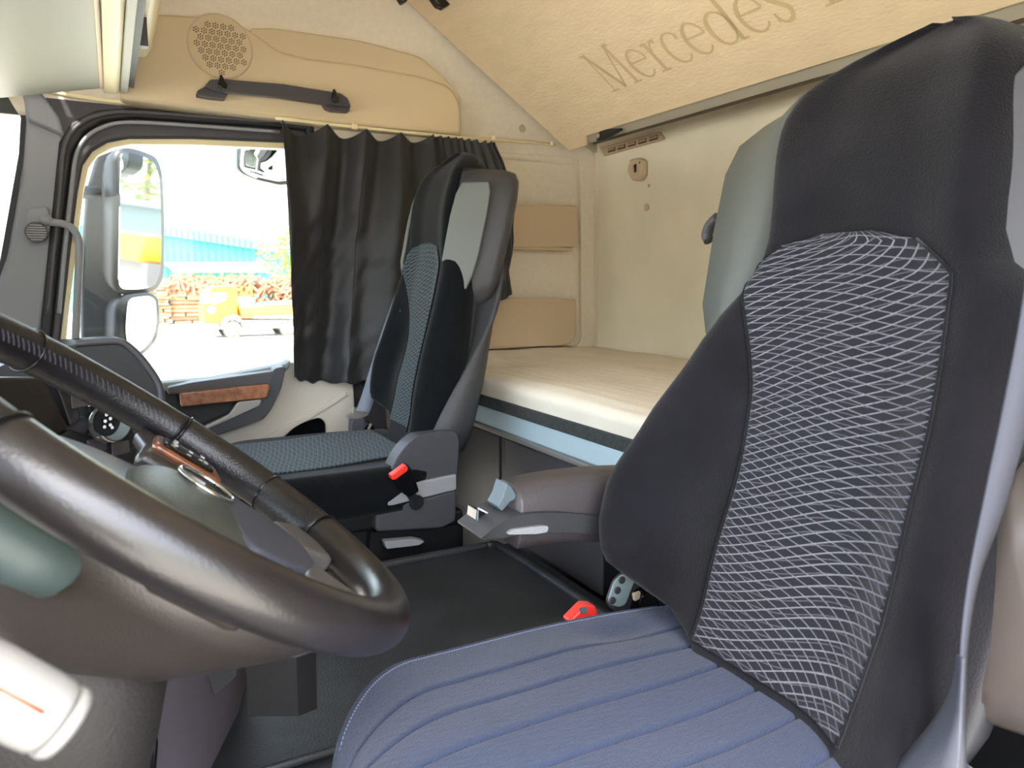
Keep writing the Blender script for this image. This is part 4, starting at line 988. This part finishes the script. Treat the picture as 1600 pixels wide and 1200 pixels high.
ins_ = Rnd([kc+(p-kc)*.93+Vector((0, -.012-(p-kc).z*.5, 0)) for p in kp], .012); rs = []
for k in range(6):
    f_ = k/5; rs.append([kc+(p-kc)*(1-f_*.98)+Vector((0, -.02*(1-(1-f_)**2), 0)) for p in ins_])
loft('mirror_glass', rs, 'mirror', t)
tube('mirror_bracket', [at(445, 205, 'Y', 2.33), at(445, 215, 'Y', 2.6), at(430, 228, 'Y', 2.7)], .012, 'skin_dark', t)
rebase(t)

def outY(px, y0): return at(px, 442, 'Y', y0).x
# yellow tipper truck facing left
TY = 35.0
def tp(pts, y): return PY(pts, y)
t = thing('tipper_truck', 'yellow tipper truck parked in the yard facing left', 'truck')
prism('cab', tp([(320, 505), (319, 478), (325, 452), (333, 447), (362, 446), (371, 450), (371, 498), (356, 500), (344, 506), (340, 512), (322, 512)], TY), (0, 2.2, 0), 'yellow', t, bevel=.08)
prism('side_window', tp([(328, 474), (332, 457), (354, 457), (354, 469), (336, 476)], TY-.03), (0, .06, 0), 'tint' if 0 else mat('truck_window', '5a6870', .2), t)
prism('windscreen', tp([(320, 474), (324, 454), (329, 454), (326, 474)], TY-.02), (0, 2.1, 0), mat('truck_windscreen', '6a7c86', .2), t)
disc('door_roundel', at(330, 484, 'Y', TY-.01), (0, -1, 0), .17, .02, 'white', t, 20)
prism('bumper', tp([(320, 506), (342, 507), (344, 515), (324, 515)], TY-.02), (0, 2.2, 0), 'tgrey', t, bevel=.04)
prism('mudguard', tp([(344, 514), (346, 503), (354, 495), (364, 492), (373, 494), (377, 500), (374, 504), (366, 499), (358, 501), (352, 508), (350, 515)], TY-.04), (0, .5, 0), 'tgrey', t, bevel=.03)
prism('chassis', tp([(374, 500), (470, 500), (470, 512), (380, 514)], TY+.1), (0, 2, 0), 'tgrey', t, bevel=.04)
prism('load_bed', tp([(374, 480), (470, 479), (470, 493), (378, 495)], TY-.1), (0, 2.4, 0), 'orange', t, bevel=.04)
prism('bed_load', tp([(400, 480), (420, 473), (470, 470), (470, 480)], TY+.3), (0, 1.8, 0), 'timberp', t, bevel=.1)
prism('toolbox', tp([(378, 466), (398, 465), (398, 480), (376, 480)], TY+.1), (0, 1.8, 0), 'white', t, bevel=.06)
for (a, b) in ((364, 516), (452, 514)):
    for dy_ in (0, 1.9):
        wh = disc('wheel', at(a, b, 'Y', TY-.02)+Vector((0, dy_+.3, 0)), (0, -1, 0), .42 if 0 else .40, .3, 'tyre', t, 28, bevel=.05)
        disc('hubcap', at(a, b, 'Y', TY-.02)+Vector((0, dy_-.01, 0)), (0, -1, 0), .2, .03, 'hubcap', wh, 20, bevel=.01)
for a in (376, 384, 392): prism('stake', tp([(a, 448), (a+2, 448), (a+2, 480), (a, 480)], TY+.2), (0, .1, 0), 'yellow', t)
rebase(t)
# timber and scrap stacks behind the truck
SY = 48.0
zg = lambda: GZ
def stack(px0, px1, ptop, label, mats_, rows, yd, group=None, jag=.15):
    x0 = at(px0, 470, 'Y', yd).x; x1 = at(px1, 470, 'Y', yd).x; z1 = at((px0+px1)/2, ptop, 'Y', yd).z
    t = thing('timber_stack', label, 'timber stack', group=group)
    dz_ = (z1-GZ)/rows
    for r_ in range(rows):
        a = x0+random.uniform(-jag, jag); e = x1+random.uniform(-jag, jag); n_b = random.choice((1, 1, 2)); cut = a+(e-a)*random.uniform(.4, .6)
        for (p, q) in (((a, e),) if n_b == 1 else ((a, cut-.05), (cut+.05, e))):
            box('beam', (p, yd+random.uniform(-.2, .2), GZ+r_*dz_+.01), (q, yd+2.2, GZ+(r_+.82)*dz_), mats_[r_ % len(mats_)], t)
    rebase(t)
stack(120, 242, 440, 'brown stack of sawn beams at the left behind the mirrors', ['timber', 'timberp'], 10, SY+1)
stack(246, 264, 441, 'narrow stack of red brown sleepers next to the mirror', ['timber', 'scrap'], 13, SY-.5)
stack(269, 320, 450, 'low stack of loose beams left of the yellow truck', ['timber', 'timberp', 'scrap'], 9, SY)
stack(327, 400, 446, 'timber stack directly behind the cab of the yellow truck', ['scrap', 'timber'], 9, SY+.3)
# heap of scrap wood behind the truck bed: tangled, nobody could count it
vv = []; ff = []
for k in range(420):
    px = random.uniform(262, 470); py = random.uniform(437, 452) if px < 392 else random.uniform(437, 482)
    c = at(px, py, 'Y', SY-2.2+random.uniform(-.5, .5)); L_ = random.uniform(.3, 1.1); an = random.gauss(.9, .7); d_ = Vector((math.cos(an), random.uniform(-.3, .3), math.sin(an))).normalized(); s_ = Vector((-d_.z, 0, d_.x))*.06; y_ = Vector((0, .09, 0)); b0 = len(vv)
    for e in (-1, 1):
        for q in (s_+y_, s_-y_, -s_-y_, -s_+y_): vv.append(c+d_*L_*e*.5+q)
    for q in ((0, 1, 5, 4), (1, 2, 6, 5), (2, 3, 7, 6), (3, 0, 4, 7), (0, 3, 2, 1), (4, 5, 6, 7)): ff.append([b0+i for i in q])
tag(mk('scrap_wood_heap', vv, ff, 'scrap'), 'tangled rusty brown heap behind the truck bed and on the stacks', 'wood heap', kind='stuff')
# teal building
BYd = 70.0
t = thing('workshop_building', 'long teal clad industrial building with sloping roof edge', 'building')
poly = PY([(60, 330), (252, 351), (415, 378), (600, 408), (600, 470), (60, 470)], BYd)
for p in poly[-2:]: p.z = GZ
prism('wall', poly, (0, 12, 0), 'teal', t)
band = PY([(60, 326), (252, 350), (415, 377), (600, 407), (600, 420), (415, 392), (252, 367), (60, 345)], BYd-.4)
prism('roof_fascia', band, (0, .5, 0), 'tealr', t)
for px in range(70, 600, 11):
    y1 = 367+(px-252)*.153; a = at(px, y1, 'Y', BYd-.05); b = at(px, 440, 'Y', BYd-.05)
    prism('cladding_seam', [Vector((a.x, a.y, b.z)), Vector((a.x+.14, a.y, b.z)), Vector((a.x+.14, a.y, a.z)), a], (0, -.08, 0), 'seam', t)
for px in range(256, 410, 9):
    y0_ = 351+(px-252)*.166; a = at(px, y0_+2, 'Y', BYd-.42); b = at(px, y0_+15, 'Y', BYd-.42)
    prism('fascia_joint', [Vector((a.x, a.y, b.z)), Vector((a.x+.08, a.y, b.z)), Vector((a.x+.08, a.y, a.z)), a], (0, -.04, 0), 'seam', t)
prism('canopy', PY([(256, 410), (415, 410), (415, 423), (274, 423)], BYd-3), (0, 3, 0), 'bgrey', t)
prism('canopy_edge', PY([(272, 422), (415, 422), (415, 425), (274, 425)], BYd-3.1), (0, 3, 0), 'cream', t)
rebase(t)
# trees
def tree(name, c, r, h, label, seed, n=1600, leaf=.16, group=None, sq=1.0):
    random.seed(seed); t = thing(name, label, 'tree', group=group)
    tube('trunk', [(c[0], c[1], GZ), (c[0]+.1, c[1], GZ+h*.5), (c[0], c[1], GZ+h)], lambda f_: r*.07*(1-.6*f_), 'bark', t, seg=8)
    vv = []; ff = []; cl = [(random.gauss(0, .42)*r, random.gauss(0, .42)*r, random.uniform(-.75, .75)*r*sq, random.uniform(.3, .5)*r) for _ in range(14)]
    for k in range(n):
        x, y, z, rr = random.choice(cl); d_ = Vector((random.gauss(0, 1), random.gauss(0, 1), random.gauss(0, 1))).normalized()
        p = Vector((c[0]+x, c[1]+y, GZ+h+z))+d_*rr*random.uniform(.7, 1.05); a = Vector((random.gauss(0, 1), random.gauss(0, 1), random.gauss(0, 1))).normalized()*leaf; b = a.orthogonal().normalized()*leaf
        b0 = len(vv); vv += [p-a, p+b*.6, p+a, p-b*.6]; ff.append([b0, b0+1, b0+2, b0+3])
    f = mk('foliage', vv, ff, 'leaf', t, recalc=False); f['kind'] = 'stuff'
    rebase(t)
c = at(440, 405, 'Y', 60); tree('broadleaf_tree', (c.x+.6, 60, 0), 3.0, c.z-GZ, 'light green tree at the right end of the teal building', 5)
# what stands behind the cab and shows only in the mirrors: wooded hill, grey hall
for k in range(9):
    tree('hillside_tree', (68, 6+k*11.5, 0), 5.6, 10+random.uniform(-1, 2)+k*.1, 'green hillside tree reflected in the wing mirrors', 20+k, 1300, .45, group='hillside trees reflected in the mirrors')
t = thing('grey_hall', 'long pale grey hall reflected in the wing mirrors', 'building')
mh = mat('hall_cladding', '59666c', .7); box('hall_wall', (48, 4, GZ), (54, 70, GZ+3.6), mh, t); box('hall_roof', (47.4, 3.5, GZ+3.6), (54.6, 70.5, GZ+4.0), mh, t); rebase(t)
t = thing('skip_container', 'orange yellow skip reflected in the main wing mirror', 'container')
prism('skip_body', [(30, 14.0, GZ+1.0), (34, 14.0, GZ+1.0), (34.6, 14.0, GZ+2.1), (29.2, 14.0, GZ+2.1)], (0, 3, 0), 'yellow', t, bevel=.05)
prism('skip_frame', [(29.5, 14.2, GZ), (34.2, 14.2, GZ), (34.2, 14.2, GZ+1.0), (29.5, 14.2, GZ+1.0)], (0, 2.6, 0), 'dkgrey', t); rebase(t)
